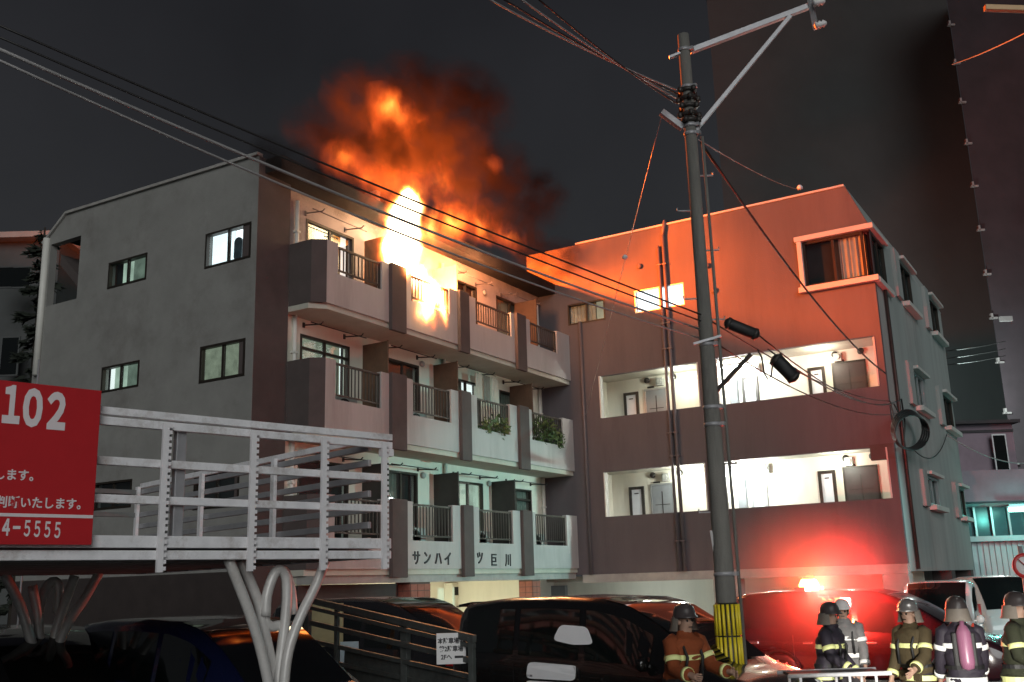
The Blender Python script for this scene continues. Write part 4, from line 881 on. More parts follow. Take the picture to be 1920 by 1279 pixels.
RAX = (CR - CF * CR.dot(CF)); RAX = Vector((CR.x, CR.y, 0)).normalized()
def plate(name, label, cat, px, py, w, h, d, m, yaw=0.0, text=(), tm="ink", parts="panel"):
    c = FP(px, py, d); ex = Matrix.Rotation(yaw, 3, "Z") @ RAX; ez = Vector((0, 0, 1)); ey = ez.cross(ex)
    t = thing(name, label, cat)
    mb = MB(); mb.obox(c, ex, ey, ez, w / 2, 0.008, h / 2); mb.build(parts, m, t, 0.002)
    for body, dx, dzz, size, bold, sx in text:
        text_mesh("lettering", body, size, tm, c + ex * dx + ez * dzz - ey * 0.0085, ex, ez, t, 0.002, bold, "CENTER", sx)
    return t, c, ex, ey
t, c, ex, ey = plate("notice_plate", "small white notice with three lines of black writing on the ramp rail", "sign", 846, 1216, 0.305, 0.31, 10.55, "plate_white", 0.0,
      (("本駐車場の", 0, 0.055, 0.062, 0.002, 0.9), ("第2駐車場", 0, -0.025, 0.062, 0.002, 0.9), ("2Fへ", -0.05, -0.105, 0.062, 0.002, 0.95)))
mb = MB(); mb.obox(c + ex * 0.08 + Vector((0, 0, -0.085)) - ey * 0.0085, ex, ey, (0, 0, 1), 0.045, 0.001, 0.012); mb.build("arrow_mark", "ink", t)
M["dull_beige"] = mat("dull_beige", (0.36, 0.31, 0.17), 0.8, vary=0.15); M["patch_blue"] = mat("patch_blue", (0.42, 0.52, 0.58), 0.6, vary=0.05)
plate("lit_patch", "beige board standing in for a lit wall patch behind the ramp rails", "board", 612, 1172, 0.5, 0.62, 15.2, "dull_beige", 0.1)  # plain boards added to imitate lit patches of wall behind the rails
plate("lit_patch", "pale blue board standing in for a lit patch low behind the ramp rails", "board", 655, 1232, 0.26, 0.42, 14.4, "patch_blue", 0.1)
# low concrete footing with a yellow cap under the left leg
c = FP(68, 1290, 12.2); t = thing("footing_box", "dull yellow footing box under the left tube leg", "footing")
mb = MB(); mb.box(c.x - 0.2, c.x + 0.2, c.y - 0.2, c.y + 0.2, GZ, FP(68, 1242, 12.2).z); mb.build("block", "dull_beige", t, 0.01)

# ================================================================== VEHICLES
def car_paint(name, col): return mat(name, col, 0.22, metal=0.0, vary=0.0, spec=0.5, coat=0.6)
M["paint_black"] = car_paint("paint_black", (0.008, 0.008, 0.008)); M["paint_navy"] = car_paint("paint_navy", (0.008, 0.012, 0.05))
M["paint_wine"] = car_paint("paint_wine", (0.018, 0.006, 0.009)); M["paint_white"] = car_paint("paint_white", (0.62, 0.62, 0.62)); M["paint_dark"] = car_paint("paint_dark", (0.018, 0.018, 0.02))
M["car_glass"] = mat("car_glass", (0.006, 0.008, 0.008), 0.05, vary=0.0, spec=0.9); M["chrome"] = mat("chrome", (0.6, 0.6, 0.62), 0.2, metal=0.9, vary=0)
M["tail_red"] = mat("tail_red", (0.4, 0.01, 0.01), 0.15, vary=0, spec=0.8); M["lens"] = mat("lens", (0.6, 0.62, 0.62), 0.1, vary=0, spec=0.9)
M["tail_lit"] = emit("tail_lit", (1.0, 0.16, 0.07), 3.0); M["head_lit"] = emit("head_lit", (1.0, 0.96, 0.88), 5.0)
KINDS = {  # x from rear (-) to nose (+): (x, z_bottom, z_belt, z_top, half_bottom, half_belt, half_top)
    "minivan": (4.7, [(-2.35, 0.42, 0.75, 0.80, .70, .72, .55), (-2.3, 0.32, 0.98, 1.2, .78, .82, .66), (-2.22, 0.28, 1.02, 1.62, .82, .86, .66), (-2.12, 0.26, 1.03, 1.72, .83, .87, .68), (-1.5, 0.22, 1.02, 1.77, .84, .88, .70), (-0.6, 0.2, 0.99, 1.78, .84, .88, .71), (0.15, 0.2, 0.96, 1.75, .84, .88, .70),
                    (0.55, 0.2, 0.95, 1.66, .84, .88, .68), (0.95, 0.2, 0.94, 1.45, .84, .88, .66), (1.35, 0.2, 0.93, 1.18, .84, .87, .68), (1.62, 0.21, 0.92, 0.98, .83, .86, .70), (2.0, 0.22, 0.84, 0.89, .81, .83, .64), (2.25, 0.25, 0.72, 0.76, .74, .76, .56), (2.35, 0.33, 0.58, 0.6, .6, .62, .45)],
                 [(-2.02, -1.15), (-1.05, -0.08), (0.02, 0.95)], (0.2, 1.55), (-2.28, -2.16)),
    "kei_van": (3.4, [(-1.7, 0.4, 0.85, 0.9, .62, .64, .55), (-1.66, 0.28, 0.98, 1.5, .68, .70, .60), (-1.6, 0.25, 1.0, 1.75, .69, .71, .60), (-0.5, 0.22, 1.0, 1.82, .7, .72, .62), (0.55, 0.22, 0.98, 1.8, .7, .72, .62), (0.9, 0.22, 0.97, 1.62, .7, .72, .61), (1.2, 0.22, 0.95, 1.3, .7, .71, .6), (1.42, 0.23, 0.93, 1.0, .7, .71, .6), (1.62, 0.26, 0.8, 0.86, .66, .67, .56), (1.7, 0.34, 0.6, 0.62, .56, .58, .5)],
                [(-1.5, -0.55), (-0.45, 0.4), (0.5, 1.0)], (0.6, 1.38), (-1.64, -1.61)),
}
def interp(st, x):
    for a, b in zip(st, st[1:]):
        if a[0] <= x <= b[0]:
            t = (x - a[0]) / (b[0] - a[0]) if b[0] > a[0] else 0
            return [a[i] + (b[i] - a[i]) * t for i in range(7)]
    return st[0] if x < st[0][0] else st[-1]
def car(name, label, cat, loc, rotz, kind, paint, lit=False, sz=1.0, group=None):
    L, st, sides, shield, rear = KINDS[kind]
    t = thing(name, label, cat, group, loc, rotz)
    xs = []
    for a, b in zip(st, st[1:]):
        k = max(1, int((b[0] - a[0]) / 0.18)); xs += [a[0] + (b[0] - a[0]) * i / k for i in range(k)]
    xs.append(st[-1][0])
    def ring(x):
        _, zb, zm, zt, hb, hm, ht = interp(st, x); zq = zt - min(0.09, (zt - zm) * 0.3)
        half = [(hb * 0.8, zb), (hb, zb + 0.08), (hm, zb + (zm - zb) * 0.5), (hm, zm - 0.06), (hm - 0.03, zm), (ht + 0.04, zq), (ht - 0.05, zt - 0.015), (ht * 0.5, zt)]
        return [(x, y, z * sz) for y, z in half] + [(x, -y, z * sz) for y, z in reversed(half)]
    mb = MB(); mb.rings([ring(x) for x in xs]); body = mb.build("body", paint, t)
    def side_pt(x, f, s_, off=0.006):
        _, zb, zm, zt, hb, hm, ht = interp(st, x); zq = zt - min(0.09, (zt - zm) * 0.3)
        z = zm + 0.02 + (zq - zm - 0.02) * f; y = (hm - 0.03) + (ht + 0.04 - hm + 0.03) * ((z - zm) / max(zq - zm, 1e-3))
        return (x, s_ * (y + off), z * sz)
    for a, b in sides:
        for s_ in (1, -1):
            k = 8; m2 = MB(); vs = []
            for i in range(k + 1):
                x = a + (b - a) * i / k; vs += [side_pt(x, 0.08, s_), side_pt(x, 0.92, s_)]
            m2.add(vs, [(2 * i, 2 * i + 2, 2 * i + 3, 2 * i + 1) for i in range(k)], True); m2.build("side_window", "car_glass", t)
            m3 = MB(); xm = a - 0.05
            m3.add([(xm - 0.006, s_ * (interp(st, xm)[5] + 0.004), (interp(st, xm)[2] - 0.03) * sz), (xm + 0.006, s_ * (interp(st, xm)[5] + 0.004), (interp(st, xm)[2] - 0.03) * sz), (xm + 0.006, s_ * (interp(st, xm)[5] + 0.004), 0.34 * sz), (xm - 0.006, s_ * (interp(st, xm)[5] + 0.004), 0.34 * sz)], [(0, 1, 2, 3)]); m3.build("door_gap", "black_rubber", t)
            m4 = MB(); xh = a + 0.12; hm = interp(st, xh)[5]; m4.box(xh, xh + 0.17, s_ * hm - 0.012, s_ * hm + 0.03, 0.82 * sz, 0.86 * sz); m4.build("door_handle", "chrome" if paint != "paint_black" else paint, t, 0.008)
    for rng, nm in ((shield, "windscreen"), (rear, "rear_window")):
        a, b = rng; k = 10; m2 = MB(); vs = []
        for i in range(k + 1):
            x = a + (b - a) * i / k; q = interp(st, x); w = q[6] - 0.06
            dzx = 0.008; vs += [(x + (0.006 if nm == "windscreen" else -0.012), yy, (q[3] + dzx - (0.0 if abs(yy) < w * 0.6 else 0.012)) * sz) for yy in (-w, -w * 0.5, 0, w * 0.5, w)]
        m2.add(vs, [(5 * i + j, 5 * i + j + 1, 5 * i + j + 6, 5 * i + j + 5) for i in range(k) for j in range(4)], True); m2.build(nm, "car_glass", t)
    for x in (-L * 0.29, L * 0.31):
        for s_ in (1, -1):
            y = s_ * (interp(st, x)[5] - 0.02); m2 = MB(); ax = (0, s_, 0)
            m2.lathe((x, y - s_ * 0.17, 0.31), [(0.2, 0), (0.3, 0.0), (0.315, 0.03), (0.315, 0.16), (0.29, 0.19), (0.2, 0.19)], 24, axis=ax, caps=False); wh = m2.build("wheel", "black_rubber", t)
            m3 = MB(); m3.lathe((x, y - s_ * 0.02, 0.31), [(0.205, 0.02), (0.2, 0.0), (0.04, 0.0)], 24, axis=ax, caps=False)
            for j in range(7):
                q = 2 * PI * j / 7; c, sn = math.cos(q), math.sin(q)
                m3.bar((x + 0.03 * c, y + s_ * 0.02, 0.31 + 0.03 * sn), (x + 0.195 * c, y + s_ * 0.015, 0.31 + 0.195 * sn), 0.05, 0.02, up=(-sn, 0, c))
            m3.lathe((x, y, 0.31), [(0.05, 0.0), (0.05, 0.035), (0.0, 0.035)], 12, axis=ax, caps=False); m3.build("rim", "galv", wh)
            m4 = MB(); m4.rings([[(x + r_ * math.cos(PI * j / 16), y + s_ * (0.03 + o_), 0.31 + r_ * math.sin(PI * j / 16)) for j in range(17)] for r_, o_ in ((0.33, -0.2), (0.33, 0.0), (0.37, 0.012))], caps=False, closed=False); m4.build("wheel_arch", "black_rubber", t)
    xn = L / 2
    for s_ in (1, -1):
        q = interp(st, xn - 0.28); m2 = MB(); m2.lathe((xn - 0.3, s_ * (q[5] - 0.22), (q[2] - 0.13) * sz), [(0.0, 0.2), (0.09, 0.17), (0.12, 0.08), (0.12, 0.0)], 14, axis=(1, 0.25 * s_, 0.1), caps=False); m2.build("headlight", "head_lit" if lit else "lens", t)
        q = interp(st, -xn + 0.06); m2 = MB(); m2.box(-xn - 0.02, -xn + 0.12, s_ * (q[5] - 0.03) - 0.07, s_ * (q[5] - 0.03) + 0.035, 0.9 * sz, 1.25 * sz); m2.build("tail_light", "tail_red", t, 0.015)
        q = interp(st, shield[0] + 0.55); m2 = MB(); m2.lathe((shield[0] + 0.75, s_ * (q[5] + 0.06), 1.03 * sz), [(0.0, -0.04), (0.07, -0.03), (0.085, 0.03), (0.0, 0.06)], 12, axis=(-1, 0, 0), caps=False); m2.bar((shield[0] + 0.75, s_ * (q[5] - 0.06), 1.0 * sz), (shield[0] + 0.75, s_ * (q[5] + 0.08), 1.02 * sz), 0.03, 0.03); m2.build("mirror", paint, t)
    m2 = MB(); m2.box(xn - 0.07, xn + 0.012, -0.165, 0.165, 0.42, 0.585); m2.build("number_plate", "plate_white", t)
    return t
def place_line(a, b):          # loc and heading for a car whose roof runs from a (rear) to b (front)
    v = Vector((b.x - a.x, b.y - a.y, 0)); return math.atan2(v.y, v.x)
ra, rb = at(884, 1123, 13.6), at(1142, 1124, 12.0)
hd = place_line(ra, rb); ev = Vector((math.cos(hd), math.sin(hd), 0)); en = Vector((-ev.y, ev.x, 0))
van_loc = Vector((ra.x, ra.y, GZ)) + ev * 2.1 + en * 0.62
van = car("parked_van", "black minivan with tinted glass parked nearest the camera", "van", van_loc, hd, "minivan", "paint_black", sz=0.985)
m2 = MB(); m2.prism([(-2.10, -0.62, 1.665), (-2.40, -0.58, 1.63), (-2.40, 0.58, 1.63), (-2.10, 0.62, 1.665)], (0, 0, 0.035)); m2.build("spoiler", "paint_black", van, 0.01)
def van_panel(x0, x1, z0, z1, nm, m):
    st = KINDS["minivan"][1]; m2 = MB(); vs = []
    for i in range(5):
        x = x0 + (x1 - x0) * i / 4; hm = interp(st, x)[5] + 0.005
        vs += [(x, -hm, z0), (x, -hm, z1)]
    m2.add(vs, [(2 * i, 2 * i + 2, 2 * i + 3, 2 * i + 1) for i in range(4)], True); return m2.build(nm, m, van)

car("parked_car", "dark minivan nosed in behind the ramp rails, left of the black van", "car", Vector((*at(748, 1150, 16.5).xy, GZ)), hd + 0.15, "minivan", "paint_dark", sz=1.0)
car("parked_car", "navy blue minivan parked under the deck between the tube legs", "car", Vector((*at(420, 1200, 11.6).xy, GZ)), hd + 0.02, "minivan", "paint_navy", sz=0.93)
car("parked_car", "black minivan in deep shade under the deck below the red signboard", "car", Vector((*at(40, 1210, 12.2).xy, GZ)), hd + 0.02, "minivan", "paint_dark", sz=0.9)
bc0, bc1 = at(1408, 1118, 18.4), at(1600, 1120, 17.4)
hb = place_line(bc0, bc1); evb = Vector((math.cos(hb), math.sin(hb), 0)); enb = Vector((-evb.y, evb.x, 0))
cloc = Vector((bc0.x, bc0.y, GZ)) + evb * 1.9 + enb * 0.62
cmd = car("command_car", "dark red fire command wagon with glowing red beacon on the roof", "car", cloc, hb, "minivan", "paint_wine", sz=0.94)
M["beacon_lit"] = emit("beacon_lit", (1.0, 0.22, 0.05), 60.0); M["beacon_red"] = emit("beacon_red", (1.0, 0.03, 0.02), 9.0)
bcn = at(1517, 1098, (cloc - EYE).dot(CF) - 0.35)
inv = Matrix.Rotation(-hb, 4, "Z") @ Matrix.Translation(-cloc)
lb = inv @ bcn
m2 = MB(); m2.box(lb.x - 0.09, lb.x + 0.09, lb.y - 0.5, lb.y + 0.5, 1.66, 1.73); m2.build("light_bar", "galv", cmd, 0.01)
m2 = MB(); m2.lathe((lb.x, lb.y, 1.735), [(0.11, 0), (0.11, 0.1), (0.085, 0.16), (0.0, 0.18)], 18, caps=False); bo = m2.build("beacon", "beacon_red", cmd)
m2 = MB(); m2.lathe((lb.x, lb.y, lb.z - 0.09), [(0.0, 0), (0.15, 0.01), (0.165, 0.1), (0.12, 0.19), (0.0, 0.21)], 14, caps=False); m2.build("glare_bulb", "beacon_lit", cmd)  # bulb made oversized so its shape imitates the beacon's glare
point("beacon_light", bcn - Vector((CF.x, CF.y, 0)) * 0.34 + Vector((0, 0, -0.06)), 900, (1.0, 0.035, 0.03), 0.1)
bd = bpy.data.lights.new("beacon_beam", "SPOT"); bd.energy = 6500; bd.color = (1.0, 0.03, 0.028); bd.spot_size = R(120); bd.spot_blend = 0.9; bd.shadow_soft_size = 0.1
point("beacon_glow", bcn - Vector((CF.x, CF.y, 0)) * 0.32 + Vector((0, 0, 0.05)), 150, (1.0, 0.30, 0.05), 0.12)
bo2 = bpy.data.objects.new("beacon_beam", bd); COL.objects.link(bo2); bo2.location = bcn - Vector((CF.x, CF.y, 0)) * 0.34 + Vector((0, 0, -0.04)); bo2.rotation_euler = (Vector((30.5, 1.5, 3.2)) - bcn).to_track_quat("-Z", "Y").to_euler()
car("white_van", "small white van behind the firefighters by the concrete pillar", "van", Vector((*at(1768, 1160, 21.5).xy, GZ)), hd - 1.25, "kei_van", "paint_white", sz=0.95)
car("white_car", "white van facing out of the teal lit side street", "van", Vector((*at(1866, 1165, 24.5).xy, GZ)), hd - 0.95, "kei_van", "paint_white", sz=0.98)

# ================================================================== PEOPLE
M["skin"] = mat("skin", (0.42, 0.26, 0.19), 0.6, vary=0.05); M["hair"] = mat("hair", (0.012, 0.01, 0.01), 0.6, vary=0.2)
M["coat_tan"] = mat("coat_tan", (0.06, 0.043, 0.018), 0.85, vary=0.15, scale=14, bump=0.4, bscale=25); M["coat_dark"] = mat("coat_dark", (0.022, 0.017, 0.028), 0.7, vary=0.2, scale=10, bump=0.4, bscale=20)
M["vest_grey"] = mat("vest_grey", (0.18, 0.175, 0.175), 0.8, vary=0.2, scale=10, bump=0.4, bscale=20)
M["coat_orange"] = mat("coat_orange", (0.23, 0.05, 0.011), 0.85, vary=0.12, scale=12, bump=0.4, bscale=22); M["coat_olive"] = mat("coat_olive", (0.022, 0.025, 0.011), 0.85, vary=0.15, scale=12, bump=0.4, bscale=22)
M["trouser_dark"] = mat("trouser_dark", (0.04, 0.035, 0.04), 0.85, vary=0.15, scale=12, bump=0.3, bscale=22); M["boot"] = mat("boot", (0.015, 0.015, 0.015), 0.5, vary=0.1)
M["tape_yellow"] = mat("tape_yellow", (0.88, 0.92, 0.40), 0.5, metal=0.0, vary=0.0); M["tape_white"] = mat("tape_white", (0.93, 0.94, 0.92), 0.5, metal=0.0, vary=0.0)
M["helmet_silver"] = mat("helmet_silver", (0.55, 0.52, 0.5), 0.25, metal=0.7, vary=0.05); M["helmet_white"] = mat("helmet_white", (0.75, 0.74, 0.73), 0.3, vary=0.03); M["helmet_dark"] = mat("helmet_dark", (0.06, 0.05, 0.05), 0.35, vary=0.05)
M["cape"] = mat("cape", (0.22, 0.19, 0.16), 0.6, vary=0.15); M["bottle"] = mat("bottle", (0.30, 0.12, 0.20), 0.35, vary=0.05); M["visor"] = glass_mat("visor", (0.7, 0.65, 0.6), 0.3)

def skin_mesh(name, verts, edges, radii, m, parent, sub=2, root=0):
    me = bpy.data.meshes.new(name); me.from_pydata(verts, edges, []); me.update()
    o = bpy.data.objects.new(name, me); COL.objects.link(o)
    sk = o.modifiers.new("skin", "SKIN"); sk.use_smooth_shade = True
    for i, v in enumerate(me.skin_vertices[0].data):
        r_ = radii[i]; v.radius = (r_, r_) if not isinstance(r_, tuple) else r_; v.use_root = (i == root)
    ss = o.modifiers.new("sub", "SUBSURF"); ss.levels = sub; ss.render_levels = sub
    dg = bpy.context.evaluated_depsgraph_get(); m2 = bpy.data.meshes.new_from_object(o.evaluated_get(dg))
    bpy.data.objects.remove(o); m2.name = name; m2.materials.clear(); m2.materials.append(M[m])
    m2.polygons.foreach_set("use_smooth", [True] * len(m2.polygons))
    return link(name, m2, parent)

def person(label, loc, rotz, arms=((0.2, -0.15), (0.2, 0.2)), lean=0.06, stride=0.12, coat="coat_tan", legs="trouser_dark", helmet="helmet_silver", tape="tape_yellow", group="firefighters", hgt=1.74, turn=0.0, cape=True, bottle=False, hat=True, long_coat=True):
    """faces +X.  arms: (swing forward in radians, elbow bend) for left and right"""
    t = thing("person", label, "person", group, loc, rotz); k = hgt / 1.74
    S = lambda x, y, z: (x * k, y * k, z * k)
    hipz, shz, hdz = 0.92, 1.42, 1.60
    px_ = 0.0; lx = lean
    V = []; E_ = []; Rd = []
    def jv(p_, r_, par=None):
        V.append(S(*p_)); Rd.append((r_[0] * k, r_[1] * k) if isinstance(r_, tuple) else r_ * k)
        if par is not None: E_.append((par, len(V) - 1))
        return len(V) - 1
    pel = jv((0, 0, hipz), (0.15, 0.11)); sp = jv((lx * 0.4, 0, 1.12), (0.14, 0.105), pel); ch = jv((lx * 0.8, 0, 1.32), (0.16, 0.115), sp); nk = jv((lx, 0, 1.47), 0.06, ch); h0 = jv((lx + 0.01, 0, 1.555), 0.075, nk); h1 = jv((lx + 0.015, 0, 1.64), (0.088, 0.098), h0); h2 = jv((lx + 0.01, 0, 1.70), 0.06, h1)
    ns = jv((lx + 0.105, 0.0, 1.60), 0.012, h1)
    paths = {"arm": [], "leg": []}
    for s_, (sw, el) in zip((1, -1), arms):
        s0 = Vector((lx * 0.9, s_ * 0.185, 1.40)); up = Vector((math.sin(sw), s_ * 0.16, -math.cos(sw))).normalized(); e0 = s0 + up * 0.29
        fo = Vector((math.sin(sw + el), s_ * 0.02, -math.cos(sw + el))).normalized(); w0 = e0 + fo * 0.26; hd_ = w0 + fo * 0.075
        a = jv(s0, 0.062, ch); b = jv(e0, 0.045, a); c = jv(w0, 0.032, b); d = jv(hd_, (0.042, 0.02), c)
        sd = fo.cross(Vector((0, s_, 0))).normalized(); lat = fo.cross(sd).normalized()
        for j in range(4):
            o_ = lat * 0 + Vector((sd.x, sd.y, sd.z)) * ((j - 1.5) * 0.021); ln = (0.055, 0.066, 0.062, 0.048)[j]
            f1 = jv(hd_ + fo * 0.045 + o_, 0.0105, d); f2 = jv(hd_ + fo * (0.045 + ln * 0.55) + o_ + lat * 0.01, 0.0095, f1); jv(hd_ + fo * (0.045 + ln * 0.85) + o_ + lat * 0.032, 0.008, f2)
        t1 = jv(hd_ - fo * 0.02 + sd * 0.048, 0.013, d); jv(hd_ + fo * 0.03 + sd * 0.06 + lat * 0.015, 0.0105, t1)
        paths["arm"].append((s0, e0, w0, s_))
    for s_, st_ in ((1, stride), (-1, -stride)):
        a0 = Vector((0, s_ * 0.10, hipz - 0.05)); k0 = Vector((st_ * 0.65 + 0.03, s_ * 0.11, 0.50)); f0 = Vector((st_, s_ * 0.115, 0.09)); tt = Vector((st_ + 0.15, s_ * 0.125, 0.045))
        a = jv(a0, 0.088, pel); b = jv(k0, 0.062, a); c = jv(f0, 0.045, b); jv(tt, 0.038, c); paths["leg"].append((a0, k0, f0, tt, s_))
    body = skin_mesh("body", V, E_, Rd, "skin", t, 2)
    for p in body.data.polygons: pass
    def ell(c, rx, ry, n=18, wob=0.0): return [(c[0] * k + rx * k * math.cos(2 * PI * j / n) * (1 + wob * math.sin(5 * 2 * PI * j / n + c[2] * 9)), c[1] * k + ry * k * math.sin(2 * PI * j / n), c[2] * k) for j in range(n)]
    hem = 0.78 if long_coat else 0.92
    cz = [(hem, 0.175, 0.215, 0.06), (hem + 0.1, 0.17, 0.21, 0.05), (1.0, 0.16, 0.2, 0.04), (1.1, 0.16, 0.198, 0.03), (1.25, 0.165, 0.215, 0.03), (1.36, 0.155, 0.225, 0.02), (1.43, 0.125, 0.185, 0.0), (1.475, 0.085, 0.10, 0.0), (1.52, 0.078, 0.082, 0.0)]
    lxf = lambda z: lx * max(0.0, min(1.0, (z - 0.9) / 0.5))
    cz2 = []
    for q0, q1 in zip(cz, cz[1:]): cz2 += [tuple(q0[i] + (q1[i] - q0[i]) * j / 4 for i in range(4)) for j in range(4)]
    cz2.append(cz[-1]); sd_ = Vector((rotz * 7, hgt * 9, 0)); rg = []
    for z, a, b, w in cz2:
        row = []
        for v in ell((lxf(z), 0, z), a, b, 26, w * 0.6):
            v = Vector(v); nn = Vector((v.x, v.y, 0)).normalized(); row.append(v + nn * (0.030 * noise.noise(Vector((v.x * 5, v.y * 5, v.z * 13)) + sd_) + 0.012 * noise.noise(v * 24 + sd_)))
        rg.append(row)
    mb = MB(); mb.rings(rg, caps=True); coat_o = mb.build("coat", coat, t)
    m2 = MB(); m2.rings([ell((lxf(1.0), 0, zz_), 0.172, 0.212, 22) for zz_ in (0.985, 1.03)], caps=False, smooth=False); m2.build("belt", "black_rubber", t)
    for s_ in (1, -1):
        m2 = MB(); m2.box(0.15 * k, 0.185 * k, (s_ * 0.1 - 0.055) * k, (s_ * 0.1 + 0.055) * k, 0.84 * k, 0.96 * k); m2.build("pocket", coat, t, 0.01)
        m2 = MB(); m2.tube([Vector(S(lx * 0.9 - 0.10, s_ * 0.1, 1.2)), Vector(S(lx * 0.9 - 0.06, s_ * 0.11, 1.44)), Vector(S(lx * 0.9 + 0.07, s_ * 0.105, 1.43)), Vector(S(lx * 0.9 + 0.165, s_ * 0.1, 1.25)), Vector(S(lx * 0.5 + 0.17, s_ * 0.11, 1.03))], 0.017 * k, 6); m2.build("strap", "black_rubber", t)
    mb = MB()
    for s0, e0, w0, s_ in paths["arm"]:
        m_ = (s0 + e0) / 2
        pts = [Vector(S(*(s0 + Vector((0, -s_ * 0.05, 0.015))))), Vector(S(*s0)), Vector(S(*m_)), Vector(S(*e0)), Vector(S(*((e0 + w0) / 2))), Vector(S(*w0))]
        m2 = MB(); m2.tube(pts, [r_ * k for r_ in (0.085, 0.088, 0.078, 0.072, 0.068, 0.06)], 12); m2.build("sleeve", coat, t)
        for q, w in ((0.45, 0.05), (0.85, 0.045)):
            c = e0.lerp(w0, q) if q > 0.5 else s0.lerp(e0, 0.62); ax = (w0 - e0) if q > 0.5 else (e0 - s0); r_ = 0.068 if q > 0.5 else 0.082
            m3 = MB(); m3.lathe(Vector(S(*c)), [(r_ * k, -w / 2), ((r_ + 0.006) * k, -w / 2), ((r_ + 0.006) * k, w / 2), (r_ * k, w / 2)], 14, axis=ax, caps=False); m3.build("reflective_band", tape, t)
    for a0, k0, f0, tt, s_ in paths["leg"]:
        pts = [Vector(S(*q)) for q in (a0 + Vector((0, 0, 0.05)), (a0 + k0) / 2, k0, (k0 + f0) / 2, f0 + Vector((0, 0, 0.06)))]
        m2 = MB(); m2.tube(pts, [r_ * k for r_ in (0.115, 0.105, 0.09, 0.085, 0.08)], 12); m2.build("trouser_leg", legs, t)
        m3 = MB(); c = k0.lerp(f0, 0.55); m3.lathe(Vector(S(*c)), [(0.085 * k, -0.03), (0.092 * k, -0.03), (0.092 * k, 0.03), (0.085 * k, 0.03)], 14, axis=(f0 - k0), caps=False); m3.build("reflective_band", tape, t)
        m4 = MB(); m4.tube([Vector(S(*q)) for q in (f0 + Vector((-0.06, 0, 0.12)), f0 + Vector((-0.02, 0, -0.02)), f0 + Vector((0.09, 0, -0.04)), tt + Vector((0.04, 0, -0.005)))], [0.075 * k, 0.065 * k, 0.055 * k, 0.045 * k], 10); m4.build("boot", "boot", t)
    for z, a, b, w in ((hem + 0.06, 0.182, 0.222, 0.06), (1.22, 0.172, 0.22, 0.055)):
        m3 = MB(); m3.rings([ell((lxf(zz_), 0, zz_), a + e_, b + e_, 22) for zz_, e_ in ((z, -0.004), (z, 0.004), (z + w, 0.004), (z + w, -0.004))], caps=False, smooth=False); m3.build("reflective_band", tape, t)
    m3 = MB()
    hc = (lx + 0.012, 0, 1.655); cr_, sr_ = math.cos(turn), math.sin(turn)
    def hp(x, y, z): return S(hc[0] + x * cr_ - y * sr_, x * sr_ + y * cr_, hc[2] + z)
    for s_ in (1, -1):
        m2 = MB(); m2.lathe(hp(0.086, s_ * 0.033, -0.035), [(0.0, 0.0), (0.011, 0.003), (0.013, 0.0)], 8, axis=(cr_, sr_, 0), caps=False); m2.build("eye", "hair", t)
        m2 = MB(); m2.lathe(hp(0.0, s_ * 0.088, -0.05), [(0.0, 0.012), (0.022, 0.008), (0.026, -0.01)], 10, axis=(0, s_, 0), caps=False); m2.build("ear", "skin", t)
    m2 = MB(); m2.box(*sorted((hp(0.088, 0, 0)[0], hp(0.094, 0, 0)[0])), -0.024 * k, 0.024 * k, hp(0, 0, -0.105)[2], hp(0, 0, -0.095)[2]); m2.build("mouth", "hair", t)
    if hat:
        def hr(rx, ry, z, dx=0.0): return [hp(dx + rx * math.cos(2 * PI * j / 20), ry * math.sin(2 * PI * j / 20), z) for j in range(20)]
        m2 = MB(); m2.rings([hr(0.148, 0.128, -0.008, 0.016), hr(0.144, 0.125, 0.008, 0.014), hr(0.128, 0.118, 0.025), hr(0.122, 0.112, 0.07), hr(0.1, 0.092, 0.115), hr(0.055, 0.05, 0.142), hr(0.01, 0.01, 0.15)], caps=True); he = m2.build("helmet", helmet, t)
        m2 = MB(); m2.bar(hp(-0.1, 0, 0.1), hp(0.1, 0, 0.1), 0.02, 0.05); m2.build("crest", helmet, he)
        if cape:
            m2 = MB(); m2.rings([[hp(-0.02 + r_ * math.cos(q), (r_ * 0.95) * math.sin(q), z) for q in [PI * 0.36 + (PI * 1.28) * j / 14 for j in range(15)]] for r_, z in ((0.13, 0.005), (0.14, -0.05), (0.15, -0.1), (0.165, -0.14))], caps=False, closed=False); m2.build("neck_cape", "cape", t)
        else:
            m2 = MB(); m2.rings([[hp(r_ * math.cos(q), r_ * 0.95 * math.sin(q), z) for q in [PI * 0.4 + PI * 1.2 * j / 12 for j in range(13)]] for r_, z in ((0.1, 0.0), (0.102, -0.06), (0.08, -0.1))], caps=False, closed=False); m2.build("hair", "hair", t)
    if bottle:
        m2 = MB(); c = Vector(S(lx - 0.24, 0, 0.98)); m2.lathe(c, [(0.0, 0), (0.06, 0.02), (0.075, 0.08), (0.075, 0.38), (0.05, 0.44), (0.025, 0.46), (0.025, 0.5), (0.0, 0.5)], 16, axis=(0.12, 0, 1), caps=False); m2.build("air_bottle", "bottle", t)
        m2 = MB(); m2.box(c.x + 0.05 * k, c.x + 0.09 * k, -0.13 * k, 0.13 * k, 1.0 * k, 1.4 * k); m2.build("harness", "black_rubber", t, 0.02)
    return t
TOCAM = math.atan2(-CF.y, -CF.x)
def stand(px, d): q = at(px, 1200, d); return Vector((q.x, q.y, GZ))
person("firefighter in orange jacket stooping at the van's nose beside the striped pole", stand(1268, 10.2), TOCAM + 0.5, arms=((0.5, 0.9), (0.35, 1.1)), lean=0.16, coat="coat_orange", legs="trouser_dark", tape="tape_yellow", helmet="helmet_dark", hgt=1.62)
